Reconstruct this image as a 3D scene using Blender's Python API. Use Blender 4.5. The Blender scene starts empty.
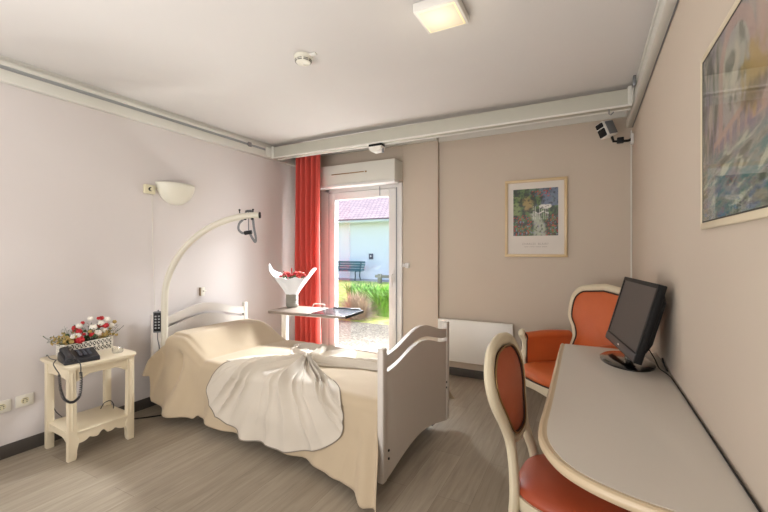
import bpy, bmesh, math, random
from mathutils import Vector, Matrix, noise
R = math.radians; PI = math.pi
random.seed(7)
S = bpy.context.scene
COL = S.collection
V = Vector

# ------------------------------------------------------------------ colours / materials
def lin(h, a=1.0):
    h = h.lstrip('#')
    out = []
    for i in (0, 2, 4):
        c = int(h[i:i+2], 16) / 255
        out.append(c / 12.92 if c <= .04045 else ((c + .055) / 1.055) ** 2.4)
    return (out[0], out[1], out[2], a)

def newmat(name):
    m = bpy.data.materials.new(name); m.use_nodes = True
    nt = m.node_tree
    return m, nt, nt.nodes['Principled BSDF']

def mat(name, col, rough=.5, metal=0, var=.06, vscale=8, bump=0, bscale=60, sheen=0, coat=0, stretch=(1, 1, 1), spec=.5):
    m, nt, b = newmat(name)
    N, L = nt.nodes, nt.links
    b.inputs['Roughness'].default_value = rough
    b.inputs['Metallic'].default_value = metal
    b.inputs['Specular IOR Level'].default_value = spec
    if sheen: b.inputs['Sheen Weight'].default_value = sheen
    if coat: b.inputs['Coat Weight'].default_value = coat; b.inputs['Coat Roughness'].default_value = .15
    tc = N.new('ShaderNodeTexCoord'); mp = N.new('ShaderNodeMapping')
    mp.inputs['Scale'].default_value = stretch
    L.new(tc.outputs['Object'], mp.inputs['Vector'])
    nz = N.new('ShaderNodeTexNoise'); nz.inputs['Scale'].default_value = vscale; nz.inputs['Detail'].default_value = 4
    L.new(mp.outputs['Vector'], nz.inputs['Vector'])
    c = lin(col) if isinstance(col, str) else col
    mx = N.new('ShaderNodeMix'); mx.data_type = 'RGBA'
    mx.inputs[6].default_value = tuple(min(1, x * (1 - var)) for x in c[:3]) + (1,)
    mx.inputs[7].default_value = tuple(min(1, x * (1 + var)) for x in c[:3]) + (1,)
    L.new(nz.outputs['Fac'], mx.inputs[0]); L.new(mx.outputs[2], b.inputs['Base Color'])
    if bump:
        n2 = N.new('ShaderNodeTexNoise'); n2.inputs['Scale'].default_value = bscale; n2.inputs['Detail'].default_value = 3
        L.new(mp.outputs['Vector'], n2.inputs['Vector'])
        bp = N.new('ShaderNodeBump'); bp.inputs['Strength'].default_value = bump; bp.inputs['Distance'].default_value = .004
        L.new(n2.outputs['Fac'], bp.inputs['Height']); L.new(bp.outputs['Normal'], b.inputs['Normal'])
    return m

def emis(m, col, st):
    b = m.node_tree.nodes['Principled BSDF']
    b.inputs['Emission Color'].default_value = lin(col); b.inputs['Emission Strength'].default_value = st
    return m

def mat_floor():
    m, nt, b = newmat('vinyl_planks'); N, L = nt.nodes, nt.links
    tc = N.new('ShaderNodeTexCoord'); sp = N.new('ShaderNodeSeparateXYZ'); cb = N.new('ShaderNodeCombineXYZ')
    L.new(tc.outputs['Object'], sp.inputs[0])
    L.new(sp.outputs['Y'], cb.inputs['X']); L.new(sp.outputs['X'], cb.inputs['Y'])
    br = N.new('ShaderNodeTexBrick'); br.inputs['Scale'].default_value = 1
    br.inputs['Brick Width'].default_value = 1.22; br.inputs['Row Height'].default_value = .18
    br.inputs['Mortar Size'].default_value = .0011; br.inputs['Mortar Smooth'].default_value = .3
    br.offset = .37
    br.inputs['Color1'].default_value = lin('b2a797'); br.inputs['Color2'].default_value = lin('a29685')
    br.inputs['Mortar'].default_value = lin('857b6f')
    L.new(cb.outputs[0], br.inputs['Vector'])
    mp = N.new('ShaderNodeMapping'); mp.inputs['Scale'].default_value = (22, 1.6, 1)
    L.new(tc.outputs['Object'], mp.inputs['Vector'])
    nz = N.new('ShaderNodeTexNoise'); nz.inputs['Scale'].default_value = 1.6; nz.inputs['Detail'].default_value = 8; nz.inputs['Roughness'].default_value = .62
    nz.inputs['Distortion'].default_value = .6
    L.new(mp.outputs['Vector'], nz.inputs['Vector'])
    cr = N.new('ShaderNodeValToRGB')
    cr.color_ramp.elements[0].position = .3; cr.color_ramp.elements[0].color = (.70, .69, .67, 1)
    cr.color_ramp.elements[1].position = .72; cr.color_ramp.elements[1].color = (1.03, 1.02, 1.0, 1)
    L.new(nz.outputs['Fac'], cr.inputs[0])
    mx = N.new('ShaderNodeMix'); mx.data_type = 'RGBA'; mx.blend_type = 'MULTIPLY'; mx.inputs[0].default_value = 1
    L.new(br.outputs['Color'], mx.inputs[6]); L.new(cr.outputs['Color'], mx.inputs[7])
    L.new(mx.outputs[2], b.inputs['Base Color'])
    b.inputs['Roughness'].default_value = .42; b.inputs['Specular IOR Level'].default_value = .4
    bp = N.new('ShaderNodeBump'); bp.inputs['Strength'].default_value = .12; bp.inputs['Distance'].default_value = .003
    L.new(nz.outputs['Fac'], bp.inputs['Height']); L.new(bp.outputs['Normal'], b.inputs['Normal'])
    return m

def mat_roof():
    m, nt, b = newmat('roof_tiles'); N, L = nt.nodes, nt.links
    tc = N.new('ShaderNodeTexCoord')
    br = N.new('ShaderNodeTexBrick'); br.inputs['Scale'].default_value = 1
    br.inputs['Brick Width'].default_value = .24; br.inputs['Row Height'].default_value = .34; br.inputs['Mortar Size'].default_value = .022
    br.inputs['Mortar Smooth'].default_value = .6
    br.inputs['Color1'].default_value = lin('d8bcb6'); br.inputs['Color2'].default_value = lin('c6aaa8'); br.inputs['Mortar'].default_value = lin('8a7480')
    L.new(tc.outputs['Object'], br.inputs['Vector']); L.new(br.outputs['Color'], b.inputs['Base Color'])
    bp = N.new('ShaderNodeBump'); bp.inputs['Strength'].default_value = .5; bp.inputs['Distance'].default_value = .03; bp.invert = True
    L.new(br.outputs['Fac'], bp.inputs['Height']); L.new(bp.outputs['Normal'], b.inputs['Normal'])
    b.inputs['Roughness'].default_value = .8
    return m

def mat_ramp(name, stops, scale, rough=.9, bump=.4, detail=6):
    m, nt, b = newmat(name); N, L = nt.nodes, nt.links
    tc = N.new('ShaderNodeTexCoord'); nz = N.new('ShaderNodeTexNoise'); nz.inputs['Scale'].default_value = scale; nz.inputs['Detail'].default_value = detail
    L.new(tc.outputs['Object'], nz.inputs['Vector'])
    cr = N.new('ShaderNodeValToRGB'); e = cr.color_ramp.elements
    e[0].position, e[0].color = stops[0][0], lin(stops[0][1]); e[1].position, e[1].color = stops[-1][0], lin(stops[-1][1])
    for p, c in stops[1:-1]:
        q = e.new(p); q.color = lin(c)
    L.new(nz.outputs['Fac'], cr.inputs[0]); L.new(cr.outputs['Color'], b.inputs['Base Color'])
    b.inputs['Roughness'].default_value = rough
    bp = N.new('ShaderNodeBump'); bp.inputs['Strength'].default_value = bump; bp.inputs['Distance'].default_value = .02
    L.new(nz.outputs['Fac'], bp.inputs['Height']); L.new(bp.outputs['Normal'], b.inputs['Normal'])
    return m

def mat_glass(name, refl=.06, tint=(1, 1, 1, 1)):
    m = bpy.data.materials.new(name); m.use_nodes = True
    nt = m.node_tree; N, L = nt.nodes, nt.links
    N.remove(N['Principled BSDF'])
    t = N.new('ShaderNodeBsdfTransparent'); t.inputs['Color'].default_value = tint
    g = N.new('ShaderNodeBsdfGlossy'); g.inputs['Roughness'].default_value = .02
    lw = N.new('ShaderNodeLayerWeight'); lw.inputs['Blend'].default_value = .25
    mu = N.new('ShaderNodeMath'); mu.operation = 'MULTIPLY_ADD'; mu.inputs[1].default_value = .35; mu.inputs[2].default_value = refl
    L.new(lw.outputs['Fresnel'], mu.inputs[0])
    mx = N.new('ShaderNodeMixShader'); L.new(mu.outputs[0], mx.inputs[0]); L.new(t.outputs[0], mx.inputs[1]); L.new(g.outputs[0], mx.inputs[2])
    L.new(mx.outputs[0], N['Material Output'].inputs['Surface'])
    return m

def mat_vcol(name, rough=.5, coat=0):
    m, nt, b = newmat(name); N, L = nt.nodes, nt.links
    a = N.new('ShaderNodeVertexColor'); a.layer_name = 'Col'
    nz = N.new('ShaderNodeTexNoise'); nz.inputs['Scale'].default_value = 120
    tc = N.new('ShaderNodeTexCoord'); L.new(tc.outputs['Object'], nz.inputs['Vector'])
    mx = N.new('ShaderNodeMix'); mx.data_type = 'RGBA'; mx.blend_type = 'OVERLAY'; mx.inputs[0].default_value = .1
    L.new(a.outputs['Color'], mx.inputs[6]); L.new(nz.outputs['Fac'], mx.inputs[7])
    L.new(mx.outputs[2], b.inputs['Base Color']); b.inputs['Roughness'].default_value = rough
    if coat: b.inputs['Coat Weight'].default_value = coat; b.inputs['Coat Roughness'].default_value = .05
    return m

M = {}
M['floor'] = mat_floor()
M['wall_left'] = mat('paint_pinkish_white', 'd5cecb', .85, var=.02, vscale=2, bump=.05, bscale=220)
M['wall_beige'] = mat('paint_beige', 'c6b9a9', .85, var=.02, vscale=2, bump=.05, bscale=220)
M['ceiling'] = mat('ceiling_paint', 'd3cfcb', .9, var=.015, vscale=3, bump=.12, bscale=300)
M['base_dark'] = mat('dark_skirting', '4a4541', .5, var=.08)
M['white'] = mat('white_lacquer', 'e2dfd8', .4, var=.02)
M['rail'] = mat('rail_white', 'd6d4cb', .45, var=.02)
M['beam'] = mat('beam_grey_white', 'bdbbae', .45, var=.02)
M['railgrey'] = mat('rail_groove', '9a9c9c', .5, var=.04)
M['upvc'] = mat('upvc_white', 'e0dedc', .35, var=.015)
M['seal'] = mat('door_seal', '8d9096', .6)
M['board'] = mat('bed_board_white', 'd5cec6', .42, var=.02, stretch=(6, 6, .6))
M['cream'] = mat('cream_lacquer', 'd8caac', .42, var=.05, vscale=5, stretch=(1, 1, 3), coat=.15)
M['cream2'] = mat('cream_frame', 'd2c6ab', .4, var=.06, vscale=10, coat=.2)
M['pole'] = mat('pole_ivory', 'd6d0c0', .4, var=.02)
M['stand'] = mat('stand_cream', 'e0d3b8', .45, var=.03, vscale=6)
M['orange'] = mat('orange_leatherette', 'c2602f', .42, var=.10, vscale=6, bump=.12, bscale=160)
M['redseat'] = mat('red_orange_leatherette', 'a4482a', .42, var=.10, vscale=6, bump=.12, bscale=160)
M['chairpad'] = mat('brown_orange_leatherette', 'ae5836', .42, var=.08, vscale=6, bump=.12, bscale=160)
M['piping'] = mat('dark_piping', '3a2018', .6)
M['nail'] = mat('brass_nail', '9a7a50', .35, metal=.8)
M['spread'] = mat('beige_bedspread', 'c1af94', .9, var=.04, vscale=3, bump=.18, bscale=420, sheen=.15)
M['throw'] = mat('cream_throw', 'd2c9bb', .88, var=.03, vscale=3, bump=.12, bscale=420, sheen=.2)
M['edging'] = mat('grey_edging', '8f867a', .8)
M['mattress'] = mat('mattress_ticking', '8f9097', .8)
M['frame'] = mat('bed_frame_grey', 'b9b7b3', .4)
M['black'] = mat('black_plastic', '0d0d0e', .5, var=.1, spec=.3)
M['phone'] = mat('phone_black', '25262b', .4, var=.08)
M['key'] = mat('phone_key', '4b4e57', .5)
M['screen'] = mat('lcd_panel', '3d3636', .35, var=.02, spec=.4)
M['gloss'] = mat('gloss_black', '0c0c0d', .08, coat=.8)
M['chrome'] = mat('chrome', 'c8c9cc', .2, metal=1)
M['steel'] = mat('brushed_steel', '8d8f92', .35, metal=.8)
M['rubber'] = mat('rubber', '2a2a2c', .7)
M['desk'] = mat('desk_laminate', 'cec7bd', .38, var=.015, vscale=3)
M['deskrim'] = mat('desk_rim', 'c6b293', .4, var=.05, coat=.2)
M['red'] = mat('red_curtain', 'd65246', .8, var=.05, vscale=4, bump=.1, bscale=300, sheen=.2)
def curtain_trans():
    m = M['red']; nt = m.node_tree; N, L = nt.nodes, nt.links
    b = N['Principled BSDF']; t = N.new('ShaderNodeBsdfTranslucent'); t.inputs['Color'].default_value = lin('ea7262')
    mx = N.new('ShaderNodeMixShader'); mx.inputs[0].default_value = .22
    L.new(b.outputs[0], mx.inputs[1]); L.new(t.outputs[0], mx.inputs[2]); L.new(mx.outputs[0], N['Material Output'].inputs['Surface'])
curtain_trans()
M['tablewood'] = mat('grey_laminate', '877b70', .35, var=.08, vscale=4, stretch=(1, 8, 1))
M['tray'] = mat('dark_tray', '2b2d33', .25, coat=.3)
M['pot'] = mat('grey_ceramic', '8d8a80', .5, var=.15, vscale=6, stretch=(.3, .3, 9))
M['wrap'] = mat('bouquet_wrap', 'e6e9ec', .35, var=.03)
M['redfl'] = mat('red_petals', 'b81f26', .6, var=.2, vscale=40)
M['pinkfl'] = mat('salmon_petals', 'd86a58', .6, var=.2, vscale=40)
M['whitefl'] = mat('white_petals', 'e8e2d6', .8, var=.06, vscale=40)
M['yellowfl'] = mat('dry_yellow', 'b59a5c', .8, var=.2, vscale=30)
M['leaf'] = mat('leaf_green', '35502a', .6, var=.25, vscale=20)
M['basket'] = mat('basket_white', 'e3ddd0', .6, var=.04)
M['basketin'] = mat('basket_dark', '3c352f', .8)
M['lampw'] = mat('ceramic_lamp', 'e2dfd0', .45, var=.02)
M['ivory'] = mat('ivory_plastic', 'd9d2b4', .4, var=.02)
M['socket'] = mat('socket_plastic', 'dedace', .4, var=.015)
M['hole'] = mat('socket_hole', '23211f', .6)
M['led'] = emis(mat('led_panel', 'cfc5b0', .5), 'ffeccc', .22)
M['lededge'] = emis(mat('led_edge', 'ffe9b8', .5), 'ffe6b4', .40)
M['goldframe'] = mat('pale_wood_frame', 'cdb48a', .4, var=.06, vscale=14, coat=.2)
M['paleframe'] = mat('cream_gilt_frame', 'd6c9ae', .4, var=.04, vscale=14)
M['darkline'] = mat('dark_line', '3b342c', .6)
M['paper'] = mat('mat_board', 'd6cfc6', .7, var=.015)
M['ink'] = mat('faint_ink', 'a39a92', .8)
M['art'] = mat_vcol('painted_print', .55, coat=.25)
M['glass'] = mat_glass('window_glass', .03)
M['picglass'] = mat_glass('picture_glass', .012)
M['jar'] = mat_glass('clear_jar', .10, (.97, .97, .96, 1))
M['gravel'] = mat_ramp('gravel', [(.3, '4a453d'), (.5, '736c61'), (.7, '908879')], 28, bump=.8, detail=8)
M['lawn'] = mat_ramp('lawn_grass', [(.3, '7f9a3c'), (.5, 'a9b65a'), (.7, 'c4c184')], 5, bump=.6, detail=10)
M['path'] = mat_ramp('path_concrete', [(.3, '8e8a90'), (.7, 'a8a3a6')], 8, bump=.2)
M['render'] = mat('house_render', 'eff1f5', .9, var=.02, vscale=1)
M['roof'] = mat_roof()
M['gutter'] = mat('gutter_white', 'd5dcd8', .5)
M['bench'] = mat('teal_bench', '1f6672', .5, var=.12)
M['benchleg'] = mat('bench_iron', '1d3f48', .5)
M['fence'] = mat('weathered_wood', '8d887c', .8, var=.15)
M['strap'] = mat('strap_leaf', '6da334', .5, var=.3, vscale=3)
M['strap2'] = mat('strap_leaf_dark', '4d822a', .5, var=.3, vscale=3)
M['twig'] = mat('dry_twig', '9c8570', .9, var=.3, vscale=5)
M['webbing'] = mat('grey_webbing', '77787a', .7, var=.1)
M['plaque'] = mat('plaque_grey', '4c4f5e', .6)

# ------------------------------------------------------------------ mesh builder
class MB:
    def __init__(s): s.bm = bmesh.new()
    def box(s, x0, x1, y0, y1, z0, z1, bev=0, seg=2, mtx=None):
        r = bmesh.ops.create_cube(s.bm, size=1)['verts']
        for v in r:
            v.co = V(((x0+x1)/2 + v.co.x*(x1-x0), (y0+y1)/2 + v.co.y*(y1-y0), (z0+z1)/2 + v.co.z*(z1-z0)))
        if bev:
            es = list({e for v in r for e in v.link_edges})
            res = bmesh.ops.bevel(s.bm, geom=es, offset=bev, segments=seg, profile=.5, affect='EDGES')
            r = list({v for f in res['faces'] for v in f.verts} | {v for v in r if v.is_valid})
        if mtx:
            for v in r: v.co = mtx @ v.co
        return s
    def ring(s, pts): return [s.bm.verts.new(p) for p in pts]
    def bridge(s, a, b):
        n = len(a)
        for i in range(n):
            s.bm.faces.new((a[i], a[(i+1) % n], b[(i+1) % n], b[i]))
    def tube(s, pts, r, seg=10, closed=False, caps=True, up=None, ry=None):
        pts = [V(p) for p in pts]; n = len(pts)
        rr = r if isinstance(r, (list, tuple)) else [r]*n
        ryy = ry if isinstance(ry, (list, tuple)) else ([ry]*n if ry else rr)
        rings = []; nrm = None
        for i in range(n):
            if closed: t = pts[(i+1) % n] - pts[i-1]
            else: t = pts[min(i+1, n-1)] - pts[max(i-1, 0)]
            t.normalize()
            if up is not None: nn = V(up)
            elif nrm is None: nn = V((0, 0, 1)) if abs(t.z) < .9 else V((1, 0, 0))
            else: nn = nrm
            nn = nn - nn.dot(t)*t
            if nn.length < 1e-6: nn = t.orthogonal()
            nn.normalize(); nrm = nn; b = t.cross(nn)
            rings.append(s.ring([pts[i] + nn*(ryy[i]*math.cos(2*PI*k/seg)) + b*(rr[i]*math.sin(2*PI*k/seg)) for k in range(seg)]))
        for i in range(n-1): s.bridge(rings[i], rings[i+1])
        if closed: s.bridge(rings[-1], rings[0])
        elif caps:
            s.bm.faces.new(rings[0][::-1]); s.bm.faces.new(rings[-1])
        return s
    def lathe(s, prof, c=(0, 0, 0), seg=24, axis='z', cap=True, mtx=None):
        c = V(c); rings = []
        for r, h in prof:
            ps = []
            for k in range(seg):
                a = 2*PI*k/seg; x, y = r*math.cos(a), r*math.sin(a)
                p = V((x, y, h)) if axis == 'z' else (V((h, x, y)) if axis == 'x' else V((x, h, y)))
                if mtx: p = mtx @ p
                ps.append(c + p)
            rings.append(s.ring(ps))
        for i in range(len(rings)-1): s.bridge(rings[i], rings[i+1])
        if cap:
            s.bm.faces.new(rings[0][::-1]); s.bm.faces.new(rings[-1])
        return s
    def prism(s, poly, fn, t0, t1, bev=0):
        a = s.ring([fn(p[0], p[1], t0) for p in poly]); b = s.ring([fn(p[0], p[1], t1) for p in poly])
        f0 = s.bm.faces.new(a[::-1]); f1 = s.bm.faces.new(b); s.bridge(a, b)
        if bev:
            es = list(f0.edges) + list(f1.edges)
            bmesh.ops.bevel(s.bm, geom=es, offset=bev, segments=2, profile=.5, affect='EDGES')
        return s
    def sphere(s, c, r, seg=12, rings=8, mtx=None):
        if not isinstance(r, (tuple, list)): r = (r, r, r)
        res = bmesh.ops.create_uvsphere(s.bm, u_segments=seg, v_segments=rings, radius=1)['verts']
        for v in res:
            p = V((v.co.x*r[0], v.co.y*r[1], v.co.z*r[2]))
            if mtx: p = mtx @ p
            v.co = V(c) + p
        return s
    def grid(s, fn, nu, nv, closeu=False):
        g = [[s.bm.verts.new(fn(i/nu, j/nv)) for j in range(nv+1)] for i in range(nu if closeu else nu+1)]
        n = len(g)
        for i in range(n if closeu else n-1):
            for j in range(nv):
                s.bm.faces.new((g[i][j], g[(i+1) % n][j], g[(i+1) % n][j+1], g[i][j+1]))
        return g
    def quad(s, a, b, c, d):
        s.bm.faces.new([s.bm.verts.new(p) for p in (a, b, c, d)]); return s

def link(name, mb, m, parent=None, smooth=35, solid=0, xf=None):
    bmesh.ops.recalc_face_normals(mb.bm, faces=mb.bm.faces)
    me = bpy.data.meshes.new(name); mb.bm.to_mesh(me); mb.bm.free()
    if xf: me.transform(xf)
    if smooth:
        me.shade_smooth(); me.set_sharp_from_angle(angle=R(smooth))
    for mm in (m if isinstance(m, list) else [m]): me.materials.append(mm)
    o = bpy.data.objects.new(name, me); COL.objects.link(o)
    if parent: o.parent = parent
    if solid:
        md = o.modifiers.new('Solidify', 'SOLIDIFY'); md.thickness = solid; md.offset = -1
    return o
def tag(o, label=None, cat=None, group=None, kind=None):
    if label: o['label'] = label
    if cat: o['category'] = cat
    if group: o['group'] = group
    if kind: o['kind'] = kind
    return o
def thing(name, label, cat, loc=(0, 0, 0), rz=0, group=None):
    o = bpy.data.objects.new(name, None); COL.objects.link(o)
    o.empty_display_size = .1; o.location = loc; o.rotation_euler = (0, 0, rz)
    return tag(o, label, cat, group)
def solo(name, mb, m, label, cat, group=None, loc=None, rz=0, **k):
    # one-mesh thing: origin moved to its base
    vs = [v.co for v in mb.bm.verts]
    c = V(((min(v.x for v in vs)+max(v.x for v in vs))/2, (min(v.y for v in vs)+max(v.y for v in vs))/2, min(v.z for v in vs)))
    bmesh.ops.translate(mb.bm, verts=mb.bm.verts, vec=-c)
    o = link(name, mb, m, **k); o.location = c
    return tag(o, label, cat, group)
def struct(name, mb, m, parent=None, smooth=35):
    o = link(name, mb, m, parent, smooth)
    if not parent: o['kind'] = 'structure'
    return o
def dup(root, loc, rz=None, label=None):
    r = root.copy(); COL.objects.link(r); r.location = loc
    if rz is not None: r.rotation_euler = (0, 0, rz)
    if label: r['label'] = label
    for ch in list(root.children):
        c = ch.copy(); COL.objects.link(c); c.parent = r
        for g in list(ch.children):
            d = g.copy(); COL.objects.link(d); d.parent = c
    return r
def catmull(pts, n=8, closed=False):
    P = [V(p) for p in pts]; out = []; m = len(P)
    rng = range(m) if closed else range(m-1)
    for i in rng:
        if closed: a, b, c, d = P[i-1], P[i], P[(i+1) % m], P[(i+2) % m]
        else: a, b, c, d = P[max(i-1, 0)], P[i], P[i+1], P[min(i+2, m-1)]
        for k in range(n):
            t = k/n
            out.append(.5*((2*b) + (c-a)*t + (2*a-5*b+4*c-d)*t*t + (3*b-a-3*c+d)*t**3))
    if not closed: out.append(P[-1])
    return out
def sm(a, b, x):
    t = max(0, min(1, (x-a)/(b-a))); return t*t*(3-2*t)
YZ = lambda a, b, t: V((t, a, b))
XZ = lambda a, b, t: V((a, t, b))
XY = lambda a, b, t: V((a, b, t))

# ------------------------------------------------------------------ camera
CAMZ = 1.32
cam = bpy.data.cameras.new('camera'); camo = bpy.data.objects.new('camera', cam); COL.objects.link(camo)
camo.location = (0, 0, CAMZ); camo.rotation_euler = (R(90), 0, math.atan(204/388))
cam.sensor_width = 36; cam.lens = 388/768*36; cam.shift_y = -5/768; cam.clip_start = .02
S.camera = camo

# ------------------------------------------------------------------ room shell
XL, XR, YB, YW, YF, ZC = -3.29, .34, 4.0, 3.93, -1.6, 2.55
YO = 4.2
DX0, DX1, DZ = -2.95, -1.84, 2.09
struct('floor', MB().box(XL-.2, XR+.2, YF-.2, YO, -.12, 0), M['floor'], smooth=0)
struct('ceiling', MB().box(XL-.2, XR+.2, YF-.2, YO, ZC, ZC+.15), M['ceiling'], smooth=0)
struct('wall_left', MB().box(XL-.2, XL, YF-.2, YO, 0, ZC), M['wall_left'], smooth=0)
struct('wall_right', MB().box(XR, XR+.2, YF-.2, YO, 0, ZC), M['wall_beige'], smooth=0)
struct('wall_front', MB().box(XL, XR, YF-.2, YF, 0, ZC), M['wall_left'], smooth=0)
wb = MB()
wb.box(XL, DX0, YW+.02, YO, 0, ZC).box(DX0, DX1, YW+.02, YO, DZ, ZC).box(DX1, -1.427, YW+.025, YO, 0, ZC).box(-1.427, XR, YB, YO, 0, ZC)
struct('wall_back', wb, M['wall_beige'], smooth=0)
struct('baseboard_left', MB().box(XL, XL+.012, YF, YW, 0, .085, .003), M['base_dark'])
bb = MB().box(-1.427, XR, YB-.012, YB, 0, .085, .003).box(DX1+.01, -1.415, YW+.013, YW+.025, 0, .085, .003)
struct('baseboard_back', bb, M['base_dark'])
struct('baseboard_right', MB().box(XR-.012, XR, YF, YB-.012, 0, .085, .003), M['base_dark'])
struct('trim_1', MB().box(-1.427, XR, YB-.02, YB, ZC-.055, ZC).box(XL, -1.427, YW-.02, YW+.025, ZC-.045, ZC), M['rail'])
# thin white corner bead on the right back corner
struct('trim_2', MB().box(XR-.012, XR, YB-.012, YB, .09, 2.37, .003), M['rail'])

# door
door = MB()
fy0, fy1 = YW-.005, YW+.06
door.box(DX0, DX0+.12, fy0, fy1, 0, DZ, .004).box(DX1-.06, DX1, fy0, fy1, 0, DZ, .004).box(DX0+.06, DX1-.06, fy0, fy1, DZ-.055, DZ, .004).box(DX0+.06, DX1-.06, fy0, fy1, 0, .04, .004)
d1 = struct('door_1', door, M['upvc']); 
lx0, lx1 = DX0+.128, DX1-.068
leaf = MB(); st = .088
leaf.box(lx0, lx0+st, fy0-.012, fy1-.01, .045, DZ-.062, .006).box(lx1-st, lx1, fy0-.012, fy1-.01, .045, DZ-.062, .006)
leaf.box(lx0+st, lx1-st, fy0-.012, fy1-.01, DZ-.062-st, DZ-.062, .006).box(lx0+st, lx1-st, fy0-.012, fy1-.01, .045, .16, .006)
lf = link('door_leaf', leaf, M['upvc'], d1)
link('door_seal', MB().box(DX1-.069, DX1-.058, fy0-.006, fy1, .04, DZ-.055), M['seal'], d1)
link('door_seal', MB().box(DX0+.118, DX0+.129, fy0-.006, fy1, .04, DZ-.055), M['seal'], d1)
link('glass_pane', MB().box(lx0+st-.005, lx1-st+.005, fy1-.04, fy1-.036, .155, DZ-.062-st+.005), M['glass'], lf)
hd = MB(); hx = lx1-.03
hd.box(hx-.014, hx+.014, fy0-.024, fy0-.011, .97, 1.11, .004).tube([(hx, fy0-.02, 1.05), (hx, fy0-.06, 1.05)], .009).tube([(hx, fy0-.06, 1.055), (hx, fy0-.06, .93)], .010)
link('door_handle', hd, M['upvc'], lf)
link('door_bolt', MB().box(-2.115, -2.105, fy0-.02, fy0-.01, DZ-.135, DZ-.03, .002), M['seal'], lf)
# outer reveal lining
struct('trim_3', MB().box(DX0, DX0+.02, fy1, YO+.02, 0, DZ).box(DX1-.02, DX1, fy1, YO+.02, 0, DZ).box(DX0, DX1, fy1, YO+.02, DZ-.02, DZ), M['upvc'])
struct('trim_4', MB().box(DX0-.02, DX1+.02, fy1-.02, YO+.06, -.05, .012), M['gutter'])

t = thing('shutter_box', 'long white roller shutter casing above the glazed garden door', 'shutter box', (-2.43, 3.85, 2.066))
def W(o, p): return V(p) - V(o.location)
t_l = V((-2.43, 3.85, 2.066))
TR = lambda l: Matrix.Translation(-V(l))
link('casing', MB().box(-2.96, -1.838, 3.74, YW+.018, 2.095, 2.318, .006), M['rail'], t, xf=TR(t_l))
link('bottom_lip', MB().box(-2.96, -1.838, 3.735, 3.86, 2.066, 2.094, .004), M['upvc'], t, xf=TR(t_l))
link('vent_slot', MB().box(-2.66, -2.22, 3.732, 3.741, 2.205, 2.215, .002).box(-2.205, -2.185, 3.732, 3.741, 2.2, 2.218, .003), M['nail'], t, xf=TR(t_l))

# door sensor on pillar beside the door
s_ = MB().box(-1.80, -1.755, YW-.01, YW+.027, 1.13, 1.19, .008)
tt = thing('door_contact', 'small white knob-like contact box on the pillar beside the door frame', 'sensor', (-1.80, YW, 1.13))
link('housing', s_, M['upvc'], tt, xf=TR(tt.location))
link('magnet', MB().box(-1.838, -1.805, YW-.005, YW+.027, 1.14, 1.18, .006), M['upvc'], tt, xf=TR(tt.location))

# curtain
def curt(u, v):
    x = -3.13 + u*.368
    a = .040 + .012*v
    ph = u*2*PI*5.0 + .35*math.sin(v*2.2+u*4)
    y = 3.645 + a*(math.sin(ph)+.28*math.sin(2*ph+1)) + .006*noise.noise(V((u*9, v*3, 3)))
    return V((x + .016*math.cos(ph) + .004*math.sin(v*5+u*9), y, 2.5 - v*2.46))
c_ = MB(); c_.grid(curt, 150, 40)
solo('curtain', c_, M['red'], 'long red pleated curtain hanging at the left of the garden door', 'curtain', solid=.003)
solo('curtain_rail', MB().box(XL+.075, -1.75, 3.625, 3.665, 2.505, ZC-.001, .004), M['rail'], 'white curtain rail on the ceiling above the red curtain', 'curtain rail')

# ------------------------------------------------------------------ ceiling hoist rails
def side_rail(name, label, x0, sgn, y0, y1, w=.045):
    t = thing(name, label, 'hoist rail', (x0, (y0+y1)/2, 2.375)); T = TR(t.location)
    xs = sorted((x0, x0+sgn*w))
    link('rail_body', MB().box(xs[0], xs[1], y0, y1, 2.386, 2.462, .006).box(xs[0], xs[1], y0, y1, 2.488, 2.518, .005), M['rail'], t, xf=T)
    xs2 = sorted((x0, x0+sgn*(w-.012)))
    link('track_groove', MB().box(xs2[0], xs2[1], y0+.01, y1-.01, 2.455, 2.492), M['railgrey'], t, xf=T)
    xs3 = sorted((x0, x0+sgn*(w*.5)))
    link('ceiling_packer', MB().box(xs3[0], xs3[1], y0, y1, 2.514, ZC-.001), M['rail'], t, xf=T)
    return t, T
rl, T = side_rail('hoist_rail', 'long white hoist rail running along the top of the left wall', XL+.001, 1, YF+.02, 3.82)
link('end_stop', MB().box(XL+.01, XL+.05, 3.02, 3.07, 2.45, 2.50, .004), M['steel'], rl, xf=T)
rr_, T = side_rail('hoist_rail', 'white hoist rail running along the top of the right wall above the landscape painting', XR-.001, -1, YF+.02, 3.97)
link('cable', MB().tube([(XR-.004, YF+.1, 2.37), (XR-.006, 1.5, 2.368), (XR-.006, 3.9, 2.37)], .004, 6), M['steel'], rr_, xf=T)
link('end_clip', MB().box(XR-.066, XR-.047, 3.16, 3.21, 2.46, 2.53, .004), M['steel'], rr_, xf=T)

bt = thing('hoist_crossbeam', 'deep white hoist crossbeam spanning the room below the ceiling', 'hoist beam', (-1.48, 3.4, 2.38)); T = TR(bt.location)
bx0, bx1 = XL+.051, XR-.051
link('beam', MB().box(bx0+.02, bx1-.004, 3.36, 3.45, 2.392, 2.515, .005), M['beam'], bt, xf=T)
link('lower_lip', MB().box(bx0+.02, bx1-.004, 3.352, 3.366, 2.384, 2.398, .002).box(bx0+.02, bx1-.004, 3.444, 3.458, 2.384, 2.398, .002), M['white'], bt, xf=T)
link('end_carriage', MB().box(bx0-.004, bx0+.02, 3.27, 3.54, 2.40, 2.50, .008).box(bx0+.015, bx0+.05, 3.345, 3.36, 2.385, 2.52, .004), M['rail'], bt, xf=T)
link('end_carriage', MB().box(bx1-.004, bx1+.002, 3.30, 3.52, 2.40, 2.50, .003).box(bx1-.03, bx1-.004, 3.35, 3.47, 2.40, 2.53, .004), M['rail'], bt, xf=T)
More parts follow.
